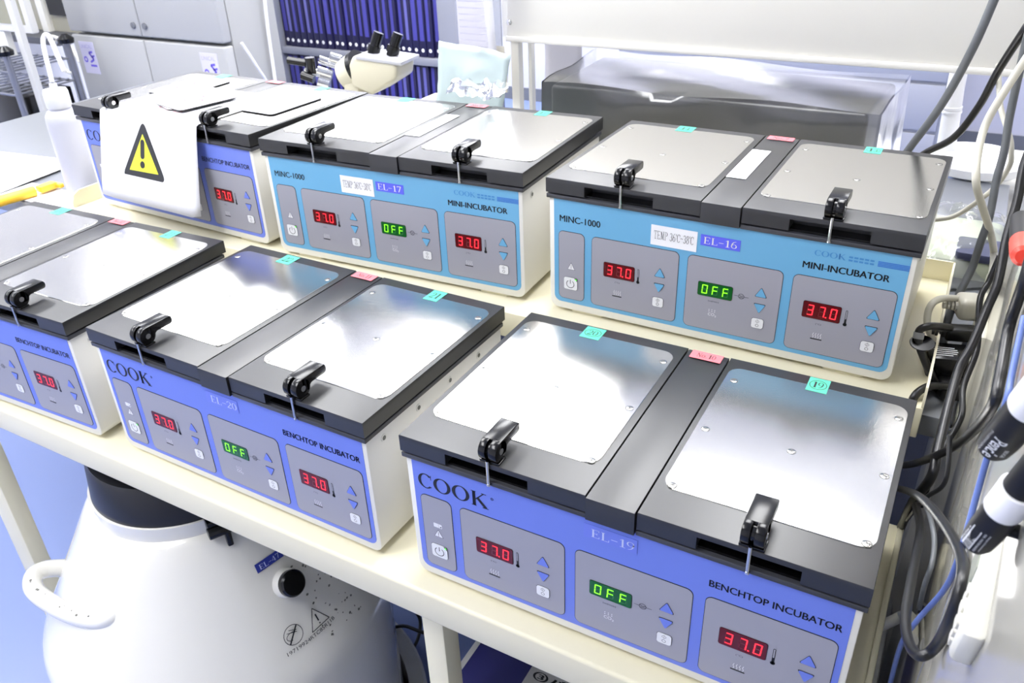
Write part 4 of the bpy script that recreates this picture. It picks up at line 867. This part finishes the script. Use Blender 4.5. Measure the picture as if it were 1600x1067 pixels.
def binder_meshes(kind):
    w = .0325
    a = MB().box(0, w, 0, .26, 0, .305).mesh('binder_body', [NB], bevel=.003)
    s = MB().box(w * .22, w * (.62 if kind else .80), -.0012, .0005, .062, .295).mesh('spine_label', [NS2 if kind == 2 else NS])
    d = MB().lathe([(.0075, 0), (.0065, .001), (.003, .001)], 14).xf(Matrix.Translation((w * .5, -.0005, .026)) @ Matrix.Rotation(math.pi / 2, 4, 'X')).mesh('finger_ring', [DOT])
    return a, s, d
BM = [binder_meshes(k) for k in range(3)]
for row, z in enumerate((.7185, .3835)):
    for k in range(24):
        a, s, d = BM[random.choice((0, 1, 1, 2))]
        r = thing('ring_binder', 'blue ring binder standing among its row on the %s shelf of the bookcase' % ('upper' if row == 0 else 'lower'), 'binder', (-1.88 - .414 + k * .0339, 2.318 + random.uniform(0, .012), FZ + z), 0, 'binders on the %s bookcase shelf' % ('upper' if row == 0 else 'lower'))
        link('binder_body', a, r); link('spine_label', s, r); link('finger_ring', d, r)
# wire rack with monitor and gear, far left
RACK = mat('rack_steel', '#8e9098', .35, .8)
t = thing('wire_rack', 'chrome wire shelving rack at the far left', 'rack', (-2.78, 1.42, FZ))
for (x, y) in ((-.42, -.14), (.17, -.14), (-.42, .10), (.17, .10)): MB().tube([(x, y, 0), (x, y, .86)], .012, 12).build('pole', RACK, t); MB().lathe([(.028, .855), (.03, .87), (.012, .885)], 16, 0, (x, y, 0)).build('pole_cap', BLACKP, t)
for z in (.55, .72, .80):
    b = MB()
    for k in range(13): b.tube([(-.42 + k * .049, -.14, z), (-.42 + k * .049, .10, z)], .003, 6)
    for y in (-.14, -.02, .10): b.tube([(-.42, y, z - .005), (.17, y, z - .005)], .005, 6)
    b.build('wire_shelf', RACK, t)
o = MB().box(-2.84, -2.63, 1.30, 1.50, FZ + .556, FZ + .700).build('black_case', BLACKP, None, bevel=.004); tag(o, 'black equipment box on the lower wire shelf at far left', 'box')
t = thing('white_post_frame', 'white upright post of the bench at the far left', 'post', (-2.56, 1.33, FZ))
MB().box(-.022, .008, -.01, .01, 0, 1.5).build('post', mat('pale_post', '#c9c8c4', .45), t); MB().box(-.035, .035, -.035, .035, 0, .02).build('foot_plate', mat('white_post', '#e4e2da', .45), t)
t = thing('monitor', 'white framed monitor at the top left corner', 'monitor', (-2.86, 1.42, FZ + .90))
MB().box(-.22, .22, 0, .03, 0, .36).build('monitor_frame', mat('white_post', '#e4e2da', .45), t, bevel=.006); MB().box(-.195, .195, -.002, .0, .03, .335).build('screen', mat('dull_screen', '#8f8d78', .3), t); MB().box(-.04, .04, .005, .03, -.09, 0).build('stand', mat('white_post', '#e4e2da', .45), t)
t = thing('window_unit', 'white framed cabinet with dark opening left of the refrigerator', 'cabinet', (-3.72, 2.2, FZ))
MB().box(-.40, .22, .02, .4, .72, 1.5).build('cabinet_body', mat('beige_panel', '#a5a292', .6), t); MB().box(-.05, -.005, -.012, .02, .72, 1.5).build('frame_bar', mat('white_post', '#e4e2da', .45), t); MB().box(.02, .21, .0, .02, .80, 1.5).build('dark_opening', BLACKP, t); MB().box(-.40, .24, -.14, .4, .69, .72).build('shelf', mat('dark_shelf', '#4a4c52', .5), t)
for (x, y) in ((-.38, -.1), (.20, -.1), (-.38, .36), (.20, .36)): MB().box(x, x + .03, y, y + .03, 0, .69).build('leg', mat('grey_steel', '#8b8e95', .4), t)
MB().box(-.40, .22, .37, .39, .1, .69).build('back_board', mat('slate_panel', '#6a7088', .5), t)
o = MB().tube(smooth_path([(-3.50, 2.03, -.03), (-3.47, 2.03, -.01), (-3.40, 2.03, -.03), (-3.37, 2.03, -.10), (-3.40, 2.035, -.17), (-3.47, 2.04, -.16), (-3.50, 2.04, -.09), (-3.46, 2.04, -.03), (-3.39, 2.045, -.04), (-3.34, 2.045, -.12)]), .008, 8).build('cable_coil', CABLEW); tag(o, 'coiled cream cable hanging left of the refrigerator', 'cable')
t = thing('grey_drawer_unit', 'grey drawer unit by the back wall seen under the panel at right', 'drawer unit', (.30, 4.0, FZ))
MB().box(-1.6, -.02, -.3, .38, 0, .9).build('unit_body', mat('unit_grey', '#8e9098', .5), t, bevel=.005)
for k in range(4): MB().box(-1.58, -.04, -.312, -.3, .03 + k * .22, .235 + k * .22).build('drawer', mat('unit_grey_front', '#9a9ca6', .5), t, bevel=.003)
